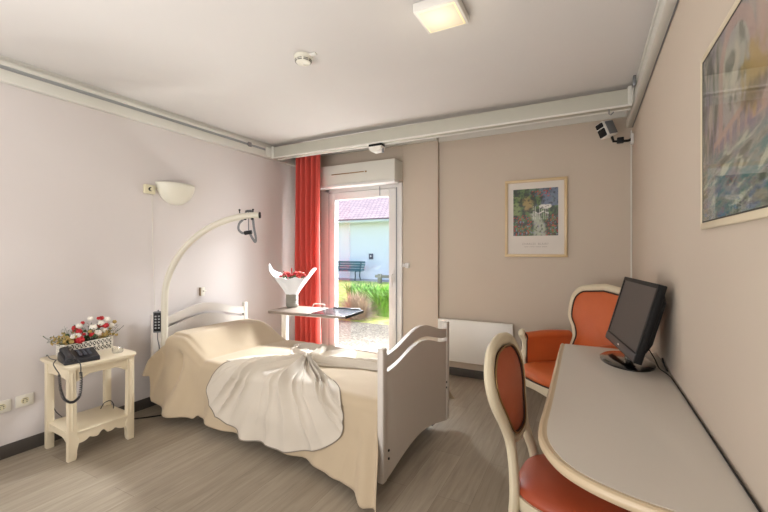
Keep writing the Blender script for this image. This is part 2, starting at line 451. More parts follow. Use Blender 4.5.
link('hook', MB().tube([(.14, 3.37, 2.39), (.14, 3.37, 2.35), (.15, 3.37, 2.34), (.17, 3.37, 2.36)], .005, 6), M['steel'], bt, xf=T)

ht = thing('hoist_trolley', 'small white trolley hanging under the crossbeam above the door', 'trolley', (-1.86, 3.4, 2.30)); T = TR(ht.location)
link('carriage', MB().box(-1.945, -1.80, 3.365, 3.445, 2.362, 2.3855, .004), M['black'], ht, xf=T)
pr = [(-1.945, 2.362), (-1.80, 2.362), (-1.80, 2.335), (-1.83, 2.31), (-1.90, 2.305), (-1.94, 2.33)]
link('housing', MB().prism(pr, XZ, 3.36, 3.45, .006), M['white'], ht, xf=T)
link('hook', MB().tube([(-1.80, 3.4, 2.34), (-1.80, 3.4, 2.295)], .012, 10), M['steel'], ht, xf=T)

# ------------------------------------------------------------------ ceiling lamp, smoke detector
cl = thing('ceiling_light', 'square surface-mounted ceiling light with a glowing warm panel', 'ceiling light', (-.66, 1.885, ZC)); 
link('housing', MB().box(-.112, .112, -.112, .112, -.045, -.001, .004), M['white'], cl)
link('glow_edge', MB().box(-.097, .097, -.097, .097, -.0475, -.04, .002), M['lededge'], cl)
link('diffuser', MB().box(-.09, .09, -.09, .09, -.0495, -.04, .002), M['led'], cl)
sd = thing('smoke_detector', 'round white smoke detector on the ceiling above the bed', 'smoke detector', (-1.59, 1.93, ZC))
link('base', MB().lathe([(.058, -.001), (.058, -.018), (.052, -.022)], seg=32), M['lampw'], sd)
link('sensor_head', MB().lathe([(.05, -.02), (.05, -.034), (.042, -.045), (.02, -.05), (.008, -.052)], seg=32), M['lampw'], sd)
sl = MB()
for k in range(8):
    a = 2*PI*k/8 + .2
    for zz in (-.030, -.038):
        mt_ = Matrix.Rotation(a, 4, 'Z') @ Matrix.Translation((.049 if zz > -.035 else .0465, 0, zz))
        sl.box(-.003, .0025, -.014, .014, -.0018, .0018, mtx=mt_)
link('vent_slots', sl, M['darkline'], sd)
link('indicator', MB().lathe([(.006, -.050), (.006, -.056), (.002, -.059)], seg=12), M['white'], sd)
link('cable_cover', MB().box(.05, .10, -.012, .012, -.012, -.001, .003), M['white'], sd)

# ------------------------------------------------------------------ pictures
def paint(name, fn, w, h, nx, ny, parent):
    mb = MB(); mb.grid(lambda u, v: V((-w/2+u*w, 0, v*h)), nx, ny)
    o = link(name, mb, M['art'], parent, smooth=0)
    me = o.data; ca = me.color_attributes.new('Col', 'FLOAT_COLOR', 'POINT')
    for i, v in enumerate(me.vertices):
        u, vv = (v.co.x + w/2)/w, v.co.z/h
        ca.data[i].color = fn(u, vv)
    return o
def nz(x, y, s=0, oct_=3):
    t, a, f = 0, 1, 1
    for k in range(oct_):
        t += a*noise.noise(V((x*f, y*f, s+k*7.3))); a *= .5; f *= 2.1
    return t
def mixc(a, b, t): return tuple(a[i]*(1-t)+b[i]*t for i in range(3)) + (1,)
C = {k: lin(v) for k, v in dict(dg='2e3b2c', mg='55703f', lg='8a9a5c', blue='6d7a94', lav='8f8ba0', red='b23a2e', pale='c9cbb8', path='b9ac98', white='d8d4cc', dk='22241f', pink='ab9389', ochre='a08a54', teal='4f7474', grey='8d8d86', cream='c2b5a2', violet='776c80', bl2='3f6a9c').items()}
def garden(u, v):
    x, y = u*6, v*6
    c = mixc(C['dg'], C['mg'], sm(-.3, .4, nz(x*1.6, y*1.6, 1)))
    if v > .62: c = mixc(c, C['blue'], sm(.45, .8, u + .3*nz(x, y, 2)) * .8)
    if u < .3 and .45 < v < .85: c = mixc(c, C['lg'], .7*sm(-.2, .3, nz(x, y, 5)))
    d = math.hypot((u-.33)/.13, (v-.68)/.16)
    if d < 1.2: c = mixc(c, C['ochre'], .8*(1-sm(.5, 1.2, d+.4*nz(x*2, y*2, 4))))
    # path
    pc = .62 - .25*(v-.0); 
    if v < .48:
        k = 1 - sm(.05+.10*(.45-v), .14+.10*(.45-v), abs(u-(.60 - .5*max(0, v-.22))))
        c = mixc(c, C['pale'], .6*k)
    # bench
    if .44 < u < .86 and .34 < v < .66:
        if math.hypot((u-.72)/.14, (v-.62)/.055) < 1: c = mixc(c, C['white'], .9)
        if .45 < u < .8 and abs(v-.49-.02*math.sin(u*30)) < .012: c = C['white']
        if .45 < u < .8 and .34 < v < .62 and (u*22) % 1 < .22: c = mixc(c, C['white'], .8)
    # flowers
    f = nz(u*22, v*22, 9, 2)
    if f > .3 and (v < .45 and abs(u-.58) > .15 or (v > .8 and .4 < u < .85)):
        c = mixc(c, C['red'], .9)
    if f < -.42 and v < .4: c = mixc(c, C['lav'], .8)
    c = mixc(c, C['dk'], .75*sm(.12, .5, nz(x*3, y*3, 33)))
    return c
def arches(u, v):
    x, y = u*5, v*3.2
    c = mixc(C['grey'], C['violet'], sm(-.5, .6, nz(x*1.5, y, 1)))
    c = mixc(c, C['cream'], .5*sm(-.1, .5, nz(x*3, y*1.6, 3)))
    # grey-green hanging foliage at the left
    if u < .24: c = mixc(c, C['dg'], .75*sm(-.25, .35, nz(x*7, y*1.8, 4))*(1-sm(.17, .24, u)))
    # stone arches
    for cx, w in ((.36, .15), (.74, .17)):
        dx = abs(u-cx); top = .74
        r = math.hypot(dx, max(0, (v-top)*.62))
        if v > .40 and w-.03 < r < w+.015: c = mixc(c, C['pink'], .8)
        elif v > .42 and r <= w-.03:
            c = mixc(c, C['pale'], .35+.2*nz(x*3, y*2, 8)); c = mixc(c, C['dg'], .6*sm(.0, .5, nz(x*4, y*3, 18)))
    if v > .40 and abs(u-.55) < .03: c = mixc(c, C['pink'], .6)
    # parapet climbing to the right
    pl = .40+.30*(u-.15)
    if .14 < u < .56:
        if pl < v < pl+.035: c = mixc(c, C['pink'], .9)
        elif pl-.10 < v < pl: c = mixc(c, C['pink'] if (u*16) % 1 < .4 else C['violet'], .6)
    # plant tufts
    d = math.hypot((u-.50)/.10, (v-.60)/.16)+.5*nz(x*7, y*4, 6)
    if d < 1.2: c = mixc(c, C['ochre'], .85*(1-sm(.5, 1.2, d)))
    d = math.hypot((u-.50)/.09, (v-.52)/.07)+.5*nz(x*7, y*4, 7)
    if d < 1.2: c = mixc(c, C['dk'], .6*(1-sm(.5, 1.2, d)))
    if v < .40:
        k = sm(.42, .30, v+.03*nz(x*3, y*3, 30))
        s2 = nz((u*.8+v)*6, (v*1.6-u*.5)*10, 12)
        w_ = mixc(C['grey'], C['teal'], sm(-.2, .45, s2))
        w_ = mixc(w_, C['dg'], .75*sm(.12, .5, -s2)); w_ = mixc(w_, C['pale'], .7*sm(.2, .5, nz((u+v)*7, (v*1.4-u*.5)*16, 15)))
        w_ = mixc(w_, C['bl2'], .55*sm(.1, .5, nz(x*3, y*9, 25))*sm(.2, .03, v)); w_ = mixc(w_, C['violet'], .5*sm(.1, .6, nz(x*2, y*5, 27)))
        c = mixc(c, w_, k)
    g = sum(c[:3])/3
    return tuple(max(0, min(1, (g+(q-g)*1.25-.22)*1.25+.27)) for q in c[:3]) + (1,)

# garden print on the back wall (local x right, z up, faces -y)
p1 = thing('framed_print', 'pale wood framed garden print with a white mount on the back wall', 'picture', (-.45, YB-.002, 1.262))
w, h = .563, .752
fr = MB(); b = .024
fr.box(-w/2, w/2, -.025, 0, 0, b, .004).box(-w/2, w/2, -.025, 0, h-b, h, .004).box(-w/2, -w/2+b, -.025, 0, b-.002, h-b+.002, .004).box(w/2-b, w/2, -.025, 0, b-.002, h-b+.002, .004)
link('frame', fr, M['goldframe'], p1)
fr = MB(); b2 = b+.006
fr.box(-w/2+b, w/2-b, -.016, -.004, b, b2).box(-w/2+b, w/2-b, -.016, -.004, h-b2, h-b).box(-w/2+b, -w/2+b2, -.016, -.004, b2, h-b2).box(w/2-b2, w/2-b, -.016, -.004, b2, h-b2)
link('frame_liner', fr, M['deskrim'], p1)
link('mount', MB().box(-w/2+b2, w/2-b2, -.010, -.004, b2, h-b2), M['paper'], p1)
pa = paint('print', garden, .405, .455, 90, 100, p1); pa.location = (.0, -.0105, .205)
tx = bpy.data.curves.new('caption', 'FONT'); tx.body = 'CHARLES  BLAIRY'; tx.size = .027; tx.align_x = 'CENTER'; tx.space_character = 1.15
to = bpy.data.objects.new('caption', tx); COL.objects.link(to)
dg = bpy.context.evaluated_depsgraph_get()
me = bpy.data.meshes.new_from_object(to.evaluated_get(dg)); bpy.data.objects.remove(to); bpy.data.curves.remove(tx)
me.transform(Matrix.Translation((0, -.0106, .118)) @ Matrix.Rotation(R(90), 4, 'X')); me.materials.append(M['ink'])
bm = bmesh.new(); bm.from_mesh(me)
for k in range(26):
    xx = -.10+k*.008
    if k % 7 == 5: continue
    q = [bm.verts.new(p) for p in ((xx, -.0106, .096), (xx+.006, -.0106, .096), (xx+.006, -.0106, .101), (xx, -.0106, .101))]; bm.faces.new(q)
bm.to_mesh(me); bm.free()
cp = bpy.data.objects.new('caption', me); COL.objects.link(cp); cp.parent = p1

# large painting on the right wall (faces -x)
p2 = thing('framed_painting', 'large landscape painting in a cream frame on the right wall', 'painting', (XR-.002, 1.16, 1.39), R(-90))
w, h = .90, .557
fr = MB(); b = .021
fr.box(-w/2, w/2, -.013, 0, 0, b, .004).box(-w/2, w/2, -.013, 0, h-b, h, .004).box(-w/2, -w/2+b, -.013, 0, b-.002, h-b+.002, .004).box(w/2-b, w/2, -.013, 0, b-.002, h-b+.002, .004)
link('frame', fr, M['paleframe'], p2)
fr = MB(); b2 = b+.0035
fr.box(-w/2+b, w/2-b, -.011, -.003, b, b2).box(-w/2+b, w/2-b, -.011, -.003, h-b2, h-b).box(-w/2+b, -w/2+b2, -.011, -.003, b2, h-b2).box(w/2-b2, w/2-b, -.011, -.003, b2, h-b2)
link('frame_liner', fr, M['darkline'], p2)
pa = paint('canvas', arches, w-2*b2, h-2*b2, 160, 120, p2); pa.location = (0, -.0095, b2)
link('glazing', MB().box(-w/2+b2, w/2-b2, -.0108, -.0102, b2, h-b2), M['picglass'], p2)

# ------------------------------------------------------------------ loudspeaker in the corner
sp = thing('wall_speaker', 'small white boxy speaker with a black front on a bracket in the upper corner', 'speaker', (.15, 3.74, 2.28), R(-42))
tl = Matrix.Rotation(R(14), 4, 'X') @ Matrix.Rotation(R(-14), 4, 'Y')
link('housing', MB().box(-.042, .042, -.05, .07, -.01, .125, .012), M['white'], sp, xf=tl)
link('grille', MB().box(-.034, .034, -.054, -.045, .0, .07, .008), M['black'], sp, xf=tl)
link('tweeter_panel', MB().box(-.034, .034, -.054, -.045, .076, .117, .008), M['black'], sp, xf=tl)
link('side_panel', MB().box(.040, .046, -.03, .06, .002, .114, .002), M['webbing'], sp, xf=tl)
mi = Matrix.Rotation(R(42), 4, 'Z') @ Matrix.Translation((-.15, -3.74, -2.28))
link('bracket', MB().tube([(.17, 3.76, 2.30), (.19, 3.78, 2.24), (.245, 3.80, 2.24), (.30, 3.85, 2.25), (.333, 3.88, 2.27)], .011, 8).box(.215, .265, 3.775, 3.825, 2.225, 2.27, .005), M['black'], sp, xf=mi)
link('wall_plate', MB().box(XR-.022, XR-.0005, 3.85, 3.91, 2.22, 2.31, .004), M['white'], sp, xf=mi)

# ------------------------------------------------------------------ wall lamp, switch, sockets
wl = thing('wall_lamp', 'half-bowl white uplighter on the left wall above the bed', 'wall lamp', (XL+.001, 2.215, 1.732))
bowl = MB()
def bowlf(u, v):
    a = -PI/2 + u*PI; ph = v*PI/2
    return V((.125*math.cos(a)*math.sin(ph)**.85 + .0, .178*math.sin(a)*math.sin(ph)**.85, .185*(1-math.cos(ph))**.9))
bowl.grid(bowlf, 32, 16)
link('shade', bowl, M['lampw'], wl, solid=.006)
link('back_plate', MB().prism([(math.sin(a)*.178, .182-.175*math.cos(a)) for a in [(-PI/2+PI*k/24) for k in range(25)]], YZ, 0, .006), M['lampw'], wl)
link('bulb', MB().lathe([(.012, .08), (.02, .10), (.026, .13), (.018, .155), (.004, .16)], c=(.05, 0, 0), seg=16), M['white'], wl)
wsw = thing('lamp_switch_box', 'small ivory switch socket on the left wall beside the uplighter', 'switch', (XL+.001, 1.975, 1.84))
link('plate', MB().box(0, .03, -.045, .045, -.038, .038, .006), M['ivory'], wsw)
link('inlet', MB().lathe([(.017, .028), (.017, .033), (.010, .034)], seg=20, axis='x'), M['hole'], wsw)
link('plug', MB().lathe([(.012, .03), (.011, .045), (.004, .047)], c=(0, .006, .0), seg=16, axis='x'), M['ivory'], wsw)
link('cable', MB().tube([(.004, .04, .01), (.012, .06, .02), (.006, .08, .015)], .003, 6), M['ivory'], wsw)
solo('pull_cord', MB().tube([(XL+.012, 2.0, 1.80), (XL+.011, 2.005, 1.4), (XL+.009, 2.02, 1.0), (XL+.009, 2.03, .80)], .002, 6), M['socket'], 'thin white cord hanging on the left wall below the uplighter', 'cord')
ws = thing('wall_switch', 'small white call switch on the left wall above the headboard', 'switch', (XL+.001, 2.49, .93))
link('plate', MB().box(0, .016, -.02, .02, -.042, .042, .004), M['socket'], ws)
link('lever', MB().box(.014, .026, -.002, .03, .0, .012, .002), M['socket'], ws)
link('side_strip', MB().box(0, .012, -.029, -.0205, -.038, .04, .002), M['nail'], ws)

sk = thing('wall_socket', 'white power socket on the left wall nearest the nightstand', 'socket', (XL+.001, 1.16, .338), group='power sockets on the left wall')
link('plate', MB().box(0, .012, -.046, .046, -.038, .038, .004), M['socket'], sk)
link('socket_face', MB().lathe([(.0215, .0105), (.0215, .0125), (.019, .013), (.018, .0125)], seg=24, axis='x'), M['ivory'], sk)
hh = MB()
for yy, zz, r_ in ((-.0095, 0, .0035), (.0095, 0, .0035)): hh.lathe([(r_, .011), (r_, .0136)], c=(0, yy, zz), seg=12, axis='x')
hh.box(.011, .0137, -.012, .012, .011, .0135).box(.011, .0137, -.013, -.006, -.013, -.010).box(.011, .0137, .006, .013, -.013, -.010)
link('contact_holes', hh, M['hole'], sk)
link('earth_pin', MB().lathe([(.0025, .012), (.0025, .022), (.001, .023)], c=(0, 0, .011), seg=10, axis='x'), M['chrome'], sk)
dup(sk, (XL+.001, 1.045, .333), label='white power socket on the left wall farther from the nightstand, at the photo edge')

# ------------------------------------------------------------------ radiator
rd = thing('panel_heater', 'low white flat panel radiator on the back wall beside the footboard', 'radiator', (-1.03, YB, .16))
link('front_panel', MB().box(-.385, .385, -.085, -.05, .01, .445, .008), M['white'], rd)
link('rear_casing', MB().box(-.37, .37, -.052, -.002, .03, .43, .004), M['rail'], rd)
link('top_grille', MB().box(-.36, .36, -.045, -.012, .43, .436), M['railgrey'], rd)

# ------------------------------------------------------------------ nightstand
ns = thing('nightstand', 'cream nightstand with an arched apron and scalloped lower shelf against the left wall', 'nightstand', (-3.035, 1.425, 0), R(-3))
def tp(x0, x1, y0, y1, r, n=6):
    out = []
    for cx, cy, a0 in ((x1-r, y1-r, 0), (x0+.01, y1-.01, 90), (x0+.01, y0+.01, 180), (x1-r, y0+r, 270)):
        rr = r if cx == x1-r else .01
        for k in range(n+1):
            a = R(a0+90*k/n); out.append((cx+rr*math.cos(a), cy+rr*math.sin(a)))
    return out
mb = MB(); mb.prism(tp(-.21, .21, -.20, .205, .06), XY, .576, .59, .004); mb.prism(tp(-.215, .22, -.208, .213, .065), XY, .586, .602, .006)
link('top', mb, M['stand'], ns)
for sx, sy in ((1, -1), (1, 1), (-1, -1), (-1, 1)):
    x = .165*sx if sx > 0 else -.16; y = .172*sy
    l = MB()
    if sx > 0:
        prof = [(-.022, .576), (.022, .576), (.022, .10), (.022, .03), (.026, .012), (.022, 0), (-.022, 0), (-.022, .03)]
        # scalloped foot bracket toward the inside
        i = -sy
        poly = [(-.022, .576), (.022, .576), (.022, 0), (-.022, 0)]
        pl = [(y-.021, .576), (y+.021, .576)]
        inner = [(.021, .16), (.034, .13), (.038, .105), (.026, .085), (.021, .06), (.027, .035), (.024, .012), (.019, 0)]
        if i > 0: pl = [(y-.021, .576)] + [(y-.021, 0)] + [(y+a, z) for a, z in inner[::-1]] + [(y+.021, .576)]
        else: pl = [(y+.021, .576)] + [(y+.021, 0)] + [(y-a, z) for a, z in inner[::-1]] + [(y-.021, .576)]
        l.prism(pl, YZ, x-.02, x+.02, .004)
        l.tube([(x+.021, y, .55), (x+.021, y, .19)], .005, 8)
    else:
        l.box(x-.02, x+.02, y-.021, y+.021, 0, .576, .003)
    link('leg', l, M['stand'], ns)
def arched(y0, y1, zt, zs, za, n=24):
    pts = [(y1, zt), (y0, zt)]
    for k in range(n+1):
        u = k/n; y = y0+(y1-y0)*u
        q = abs(2*u-1)
        z = za + (zs-za)*sm(.45, 1, q) - .012*math.exp(-((q-.72)/.12)**2)*0
        pts.append((y, z))
    return pts
mb = MB(); mb.prism(arched(-.152, .152, .577, .497, .532), YZ, .155, .175, .002)
e = [(.178, y, z) for y, z in arched(-.152, .152, .577, .497, .532)[2:]]
mb.tube(e, .005, 6)
link('front_apron', mb, M['stand'], ns)
for sy in (-1, 1):
    mb = MB(); mb.prism(arched(-.145, .15, .577, .505, .512), lambda a, b, t: V((a, t, b)), sy*.178-.008, sy*.178+.008, .002)
    link('side_apron', mb, M['stand'], ns)
link('rear_apron', MB().box(-.17, -.155, -.152, .152, .50, .577, .002), M['stand'], ns)
link('shelf', MB().box(-.17, .182, -.185, .185, .158, .174, .004), M['stand'], ns)
def scal(y0, y1, zt, n=48):
    pts = [(y1, zt), (y0, zt)]
    for k in range(n+1):
        u = k/n
        z = .122 - .016*abs(math.sin(u*PI*4))**.7 + (.014 if .42 < u < .58 else 0) - .016*abs(2*u-1)**3
        pts.append((y0+(y1-y0)*u, z))
    return pts
link('shelf_skirt', MB().prism(scal(-.15, .15, .16), YZ, .16, .178, .002), M['stand'], ns)
for sy in (-1, 1):
    link('side_skirt', MB().prism(arched(-.145, .15, .16, .105, .132), lambda a, b, t: V((a, t, b)), sy*.178-.007, sy*.178+.007, .002), M['stand'], ns)
NZ = .602

# telephone
ph = thing('telephone', 'black corded desk telephone on the front corner of the nightstand', 'telephone', (-2.965, 1.315, NZ+.001), R(78))
body = MB(); body.prism([(-.09, 0), (.085, 0), (.09, .012), (.085, .055), (.06, .06), (-.085, .026), (-.092, .012)], YZ, -.085, .105, .006)
link('body', body, M['phone'], ph)
tlt = Matrix.Translation((-.052, 0, .040)) @ Matrix.Rotation(R(11), 4, 'X')
hs = MB(); hs.tube(catmull([(0, -.098, .008), (0, -.07, .017), (0, 0, .022), (0, .07, .017), (0, .098, .008)], 5), [.022, .024, .026, .026, .025, .022, .020, .019, .019, .019, .019, .019, .019, .019, .020, .022, .025, .026, .026, .024, .022], 12, up=(0, 0, 1), ry=.016)
hs.sphere((0, -.08, .004), (.026, .026, .016)).sphere((0, .08, .004), (.026, .026, .016))
link('handset', hs, M['phone'], ph, xf=tlt)
kt = Matrix.Translation((.035, -.01, .047)) @ Matrix.Rotation(R(11), 4, 'X')
for r_ in range(4):
    for c__ in range(3):
        link('key', MB().box(-.009, .009, -.006, .006, -.004, .004, .002), M['key'], ph, xf=kt @ Matrix.Translation((-.026+c__*.026, -.04+r_*.02, .004)))
link('name_strip', MB().box(-.04, .045, .045, .062, .0, .004, .001), M['key'], ph, xf=kt)
# coiled cord (part of the phone)
def coil(path, rad, turns, rw, n=10, seg=5):
    P = catmull(path, 14); mb = MB(); pts = []; tot = turns*n
    up = V((1, 0, 0))
    for k in range(tot+1):
        f = k/tot*(len(P)-1); i = min(int(f), len(P)-2); p = P[i].lerp(P[i+1], f-i); t = (P[i+1]-P[i]).normalized()
        a = up - up.dot(t)*t; a.normalize(); b_ = t.cross(a); ang = 2*PI*k/n
        pts.append(p + a*rad*math.cos(ang) + b_*rad*math.sin(ang))
    mb.tube(pts, rw, seg); return mb
WP = Matrix.Rotation(-R(78), 4, 'Z') @ Matrix.Translation((2.965, -1.315, -NZ-.001))
link('coiled_cord', coil([(-2.86, 1.175, .565), (-2.835, 1.172, .48), (-2.825, 1.185, .42), (-2.80, 1.215, .392), (-2.79, 1.25, .42), (-2.795, 1.262, .50), (-2.80, 1.262, .565)], .0065, 46, .0026), M['phone'], ph, xf=WP)
link('cord_lead', MB().tube(catmull([(-3.02, 1.225, NZ+.02), (-2.97, 1.19, NZ+.01), (-2.90, 1.17, NZ+.0), (-2.86, 1.172, .575), (-2.86, 1.175, .56)], 5), .003, 6), M['phone'], ph, xf=WP)
link('cord_lead', MB().tube(catmull([(-2.80, 1.262, .56), (-2.80, 1.262, NZ-.0), (-2.825, 1.265, NZ+.02), (-2.86, 1.27, NZ+.03)], 5), .003, 6), M['phone'], ph, xf=WP)
solo('line_cord', MB().tube(catmull([(-3.05, 1.235, NZ+.012), (-3.15, 1.245, NZ+.006), (-3.265, 1.27, NZ+.006), (-3.278, 1.29, .5), (-3.272, 1.31, .25), (-3.20, 1.33, .18)], 6), .0025, 6), M['phone'], 'thin black line cord running from the telephone down behind the nightstand', 'cord')
solo('shelf_lead', MB().tube(catmull([(-3.12, 1.53, .178), (-3.13, 1.56, .21), (-3.10, 1.585, .222), (-3.07, 1.59, .20), (-3.05, 1.58, .178)], 6), .003, 6), M['phone'], 'short dark lead curling on the lower shelf of the nightstand', 'cord')

# flower basket
fb = thing('flower_basket', 'white lattice basket of red and white dried flowers on the nightstand', 'flower basket', (-3.15, 1.45, NZ+.001), R(4))
link('liner', MB().prism([(-.045, -.145), (.045, -.145), (.045, .145), (-.045, .145)], XY, .003, .080), M['basketin'], fb)
bk = MB()
def lat(p0, p1, hgt):
    p0, p1 = V(p0), V(p1); L_ = (p1-p0).length; n = max(2, int(L_/.0255)); d = (p1-p0)/L_
    for k in range(n):
        a, b_ = p0+d*(L_*k/n), p0+d*(L_*(k+1)/n)
        for z0 in (0, hgt*.5):
            bk.tube([a+V((0, 0, z0)), b_+V((0, 0, z0+hgt*.5))], .0019, 4); bk.tube([b_+V((0, 0, z0)), a+V((0, 0, z0+hgt*.5))], .0026, 4)
        bk.tube([a, a+V((0, 0, hgt))], .0022, 4)
cs = [(-.052, -.152), (.052, -.152), (.052, .152), (-.052, .152)]
for k in range(4):
    lat(cs[k]+(0.003,), cs[(k+1) % 4]+(0.003,), .082)
for z in (.004, .044, .084):
    bk.tube([c+(z,) for c in cs], .0032, 6, closed=True)
link('lattice', bk, M['basket'], fb)
fo = MB()
random.seed(3)
for k in range(70):
    a = random.uniform(0, 2*PI); y0 = random.uniform(-.13, .13); x0 = random.uniform(-.03, .03)
    tip = V((x0+random.uniform(-.07, .07), y0*1.25+random.uniform(-.05, .05)+(.05 if y0 > .1 else -.05 if y0 < -.1 else 0), random.uniform(.11, .20)))
    fo.tube([(x0, y0, .06), ((x0+tip.x)/2, (y0+tip.y)/2, .10), tip], [.0015, .0012, .0008], 4)
    for q in range(4):
        c0 = V((x0, y0, .07)).lerp(tip, .4+.2*q); an = random.uniform(0, 6.28)
        dv = V((math.cos(an), math.sin(an), .6))*random.uniform(.012, .022); sd_ = V((-math.sin(an), math.cos(an), 0))*.005
        fo.quad(c0, c0+dv*.5+sd_, c0+dv, c0+dv*.5-sd_)
link('foliage', fo, M['leaf'], fb)['kind'] = 'stuff'
yf = MB()
for k in range(46):
    y0 = random.choice((-1, -1, 1))*random.uniform(.06, .14); tip = V((random.uniform(-.06, .07), y0*1.35+random.uniform(-.02, .02), random.uniform(.085, .15)))
    yf.tube([(0, y0*.8, .06), tip], [.0012, .0015], 4)
    for q in range(3): yf.sphere(tip+V((random.uniform(-.01, .01), random.uniform(-.01, .01), random.uniform(-.012, .008))), (.006, .006, .008), 6, 4)
link('dried_sprigs', yf, M['yellowfl'], fb)['kind'] = 'stuff'
def bloom(c, r, m, name='flower'):
    mb = MB(); mb.sphere(c, (r*.7, r*.7, r*.75), 8, 6)
    for ring, n, rr in ((0, 7, 1), (1, 5, .72)):
        for k in range(n):
            a = 2*PI*k/n+ring*.5; d = V((math.cos(a), math.sin(a), .1+.9*ring))
            mb.sphere(V(c)+d*r*.55*rr, (r*.42, r*.42, r*.48), 6, 5)
    return link(name, mb, m, fb)
for x, y, z, r_, mm in ((.035, -.075, .105, .024, 'whitefl'), (.04, -.065, .085, .03, 'redfl'), (.02, -.055, .125, .02, 'redfl'), (.0, -.04, .15, .02, 'whitefl'), (.0, -.02, .165, .012, 'redfl'), (-.02, -.055, .14, .02, 'redfl'),
                        (.03, .03, .135, .024, 'whitefl'), (.04, .055, .105, .022, 'whitefl'), (.0, .03, .18, .018, 'whitefl'), (.02, .09, .15, .02, 'whitefl'), (.0, .105, .175, .016, 'redfl'), (.015, .075, .178, .012, 'redfl'), (.03, .115, .135, .02, 'redfl'), (.03, .105, .11, .018, 'whitefl'), (.015, .135, .165, .02, 'whitefl'), (.02, .16, .13, .018, 'whitefl'), (.04, .015, .10, .018, 'redfl'), (.01, .19, .145, .014, 'yellowfl'), (.045, .0, .12, .012, 'yellowfl'), (.04, -.11, .1, .014, 'yellowfl')):
    bloom((x*1.1, y, .082+(z-.07)*1.35), r_*1.15, M[mm])
random.seed(17)
for k in range(22):
    yy = random.uniform(-.13, .15); xx = random.uniform(-.03, .055); zz = random.uniform(.10, .165)
    bloom((xx, yy, zz), random.uniform(.010, .018), M[random.choice(['redfl', 'whitefl', 'redfl', 'yellowfl', 'leaf'])])
bl = MB()
for k in range(5):
    a = V((.03, -.035+.006*k, .08)); bl.quad(a, a+V((.012, -.006, .02)), a+V((.014, .002, .055)), a+V((.004, .008, .03)))
link('broad_leaf', bl, M['leaf'], fb)

jar = MB().lathe([(.001, .003), (.03, .003), (.034, .008), (.036, .035), (.033, .038), (.032, .034), (.030, .010), (.001, .008)], c=(-2.93, 1.545, NZ+.0005), seg=28)
solo('glass_dish', jar, M['jar'], 'small clear glass dish on the nightstand beside the flower basket', 'dish')

# ------------------------------------------------------------------ bed
BO, BA = V((-3.20, 2.45, 0)), R(-3.0)
BM_ = Matrix.Translation(BO) @ Matrix.Rotation(BA, 4, 'Z'); BI = BM_.inverted()
bed = thing('hospital_bed', 'white wooden care bed with curved slotted headboard and footboard', 'bed', BO, BA)
cb_ = lambda y: .5*(1+math.cos(PI*min(1, abs(y)/.45)))
def board(parent, x0, x1, name, dz=0, bot=.06, arch=.085):
    n = 40; ys = [-.445+.89*k/n for k in range(n+1)]
    top = lambda y: .745+.088*cb_(y)+dz
    s0 = lambda y: .652+.082*cb_(y)+dz
    s1 = lambda y: .678+.080*cb_(y)+dz
    bo = lambda y: bot+arch*cb_(y)**.6
    mb = MB()
    mb.prism([(y, bo(y)) for y in ys]+[(y, s0(y)) for y in ys[::-1]], YZ, x0, x1, .003)
    mb.prism([(y, s1(y)) for y in ys]+[(y, top(y)) for y in ys[::-1]], YZ, x0, x1, .003)
    p = link(name, mb, M['board'], parent)
    for sy in (-1, 1):
        y = sy*.465
        pm = MB().box(x0-.007, x1+.007, y-.024, y+.024, bot, .79+dz, .008, 3)
        pp = link('corner_post', pm, M['board'], p)
    return p
hb = board(bed, -.01, .012, 'headboard', 0, .10, 0)
fbd = board(bed, 2.222, 2.246, 'footboard')
for y, z in ((-.418, .215), (-.418, .17), (.44, .345), (.44, .305)):
    link('screw_cap', MB().lathe([(.007, 2.245), (.007, 2.251), (.004, 2.252)], c=(0, y, z), seg=12, axis='x'), M['rubber'], fbd)
link('side_frame', MB().box(.05, 2.21, -.415, -.375, .20, .27, .004).box(.05, 2.21, .375, .415, .20, .27, .004).box(.05, .1, -.38, .38, .2, .27, .004).box(2.16, 2.21, -.38, .38, .2, .27, .004), M['frame'], bed)
link('slat_base', MB().box(.07, 2.19, -.40, .40, .272, .30, .004), M['frame'], bed)
mt_ = link('mattress', MB().box(.06, 2.2, -.425, .425, .305, .462, .04, 4), M['mattress'], bed)
for sx in (.38, 1.98):
    for sy in (-1, 1):
        l = MB().box(sx-.02, sx+.02, sy*.36-.02, sy*.36+.02, .10, .21, .003)
        lo = link('leg', l, M['frame'], bed)
        link('castor', MB().lathe([(.018, -.014), (.045, -.012), (.048, 0), (.045, .012), (.018, .014)], c=(sx, sy*.36, .049), seg=20, axis='y').box(sx-.018, sx+.018, sy*.36-.022, sy*.36+.022, .06, .105, .004), M['frame'], lo)
link('foot_bracket', MB().box(2.10, 2.20, .30, .38, .06, .10, .004).tube([(2.15, .34, .1), (2.15, .34, .22)], .015, 8), M['steel'], bed)

# trapeze pole
B0, B1 = V((-3.105, 2.0, 0)), V((-2.47, 2.42, 0))
pth = [V((B0.x, B0.y, z)) for z in (.30, .6, .80, .912)]
for k in range(1, 25):
    f = R(90)*k/24; q = 1-math.cos(f); p = B0.lerp(B1, q); pth.append(V((p.x, p.y, .912+.712*math.sin(f))))
tpole = link('trapeze_pole', MB().tube([BI @ p for p in pth], .026, 16), M['pole'], bed)
dirp = (pth[-1]-pth[-2]).normalized()
link('end_cap', MB().tube([BI @ pth[-1], BI @ (pth[-1]+dirp*.012)], .027, 16), M['black'], tpole)
for q in (.05, .16):
    pc = pth[-1]-dirp*q
    link('stop_pin', MB().tube([BI @ (pc+V((0, 0, .02))), BI @ (pc+V((0, 0, .045)))], .005, 8).sphere(BI @ (pc+V((0, 0, .047))), .009, 8, 6), M['rubber'], tpole)

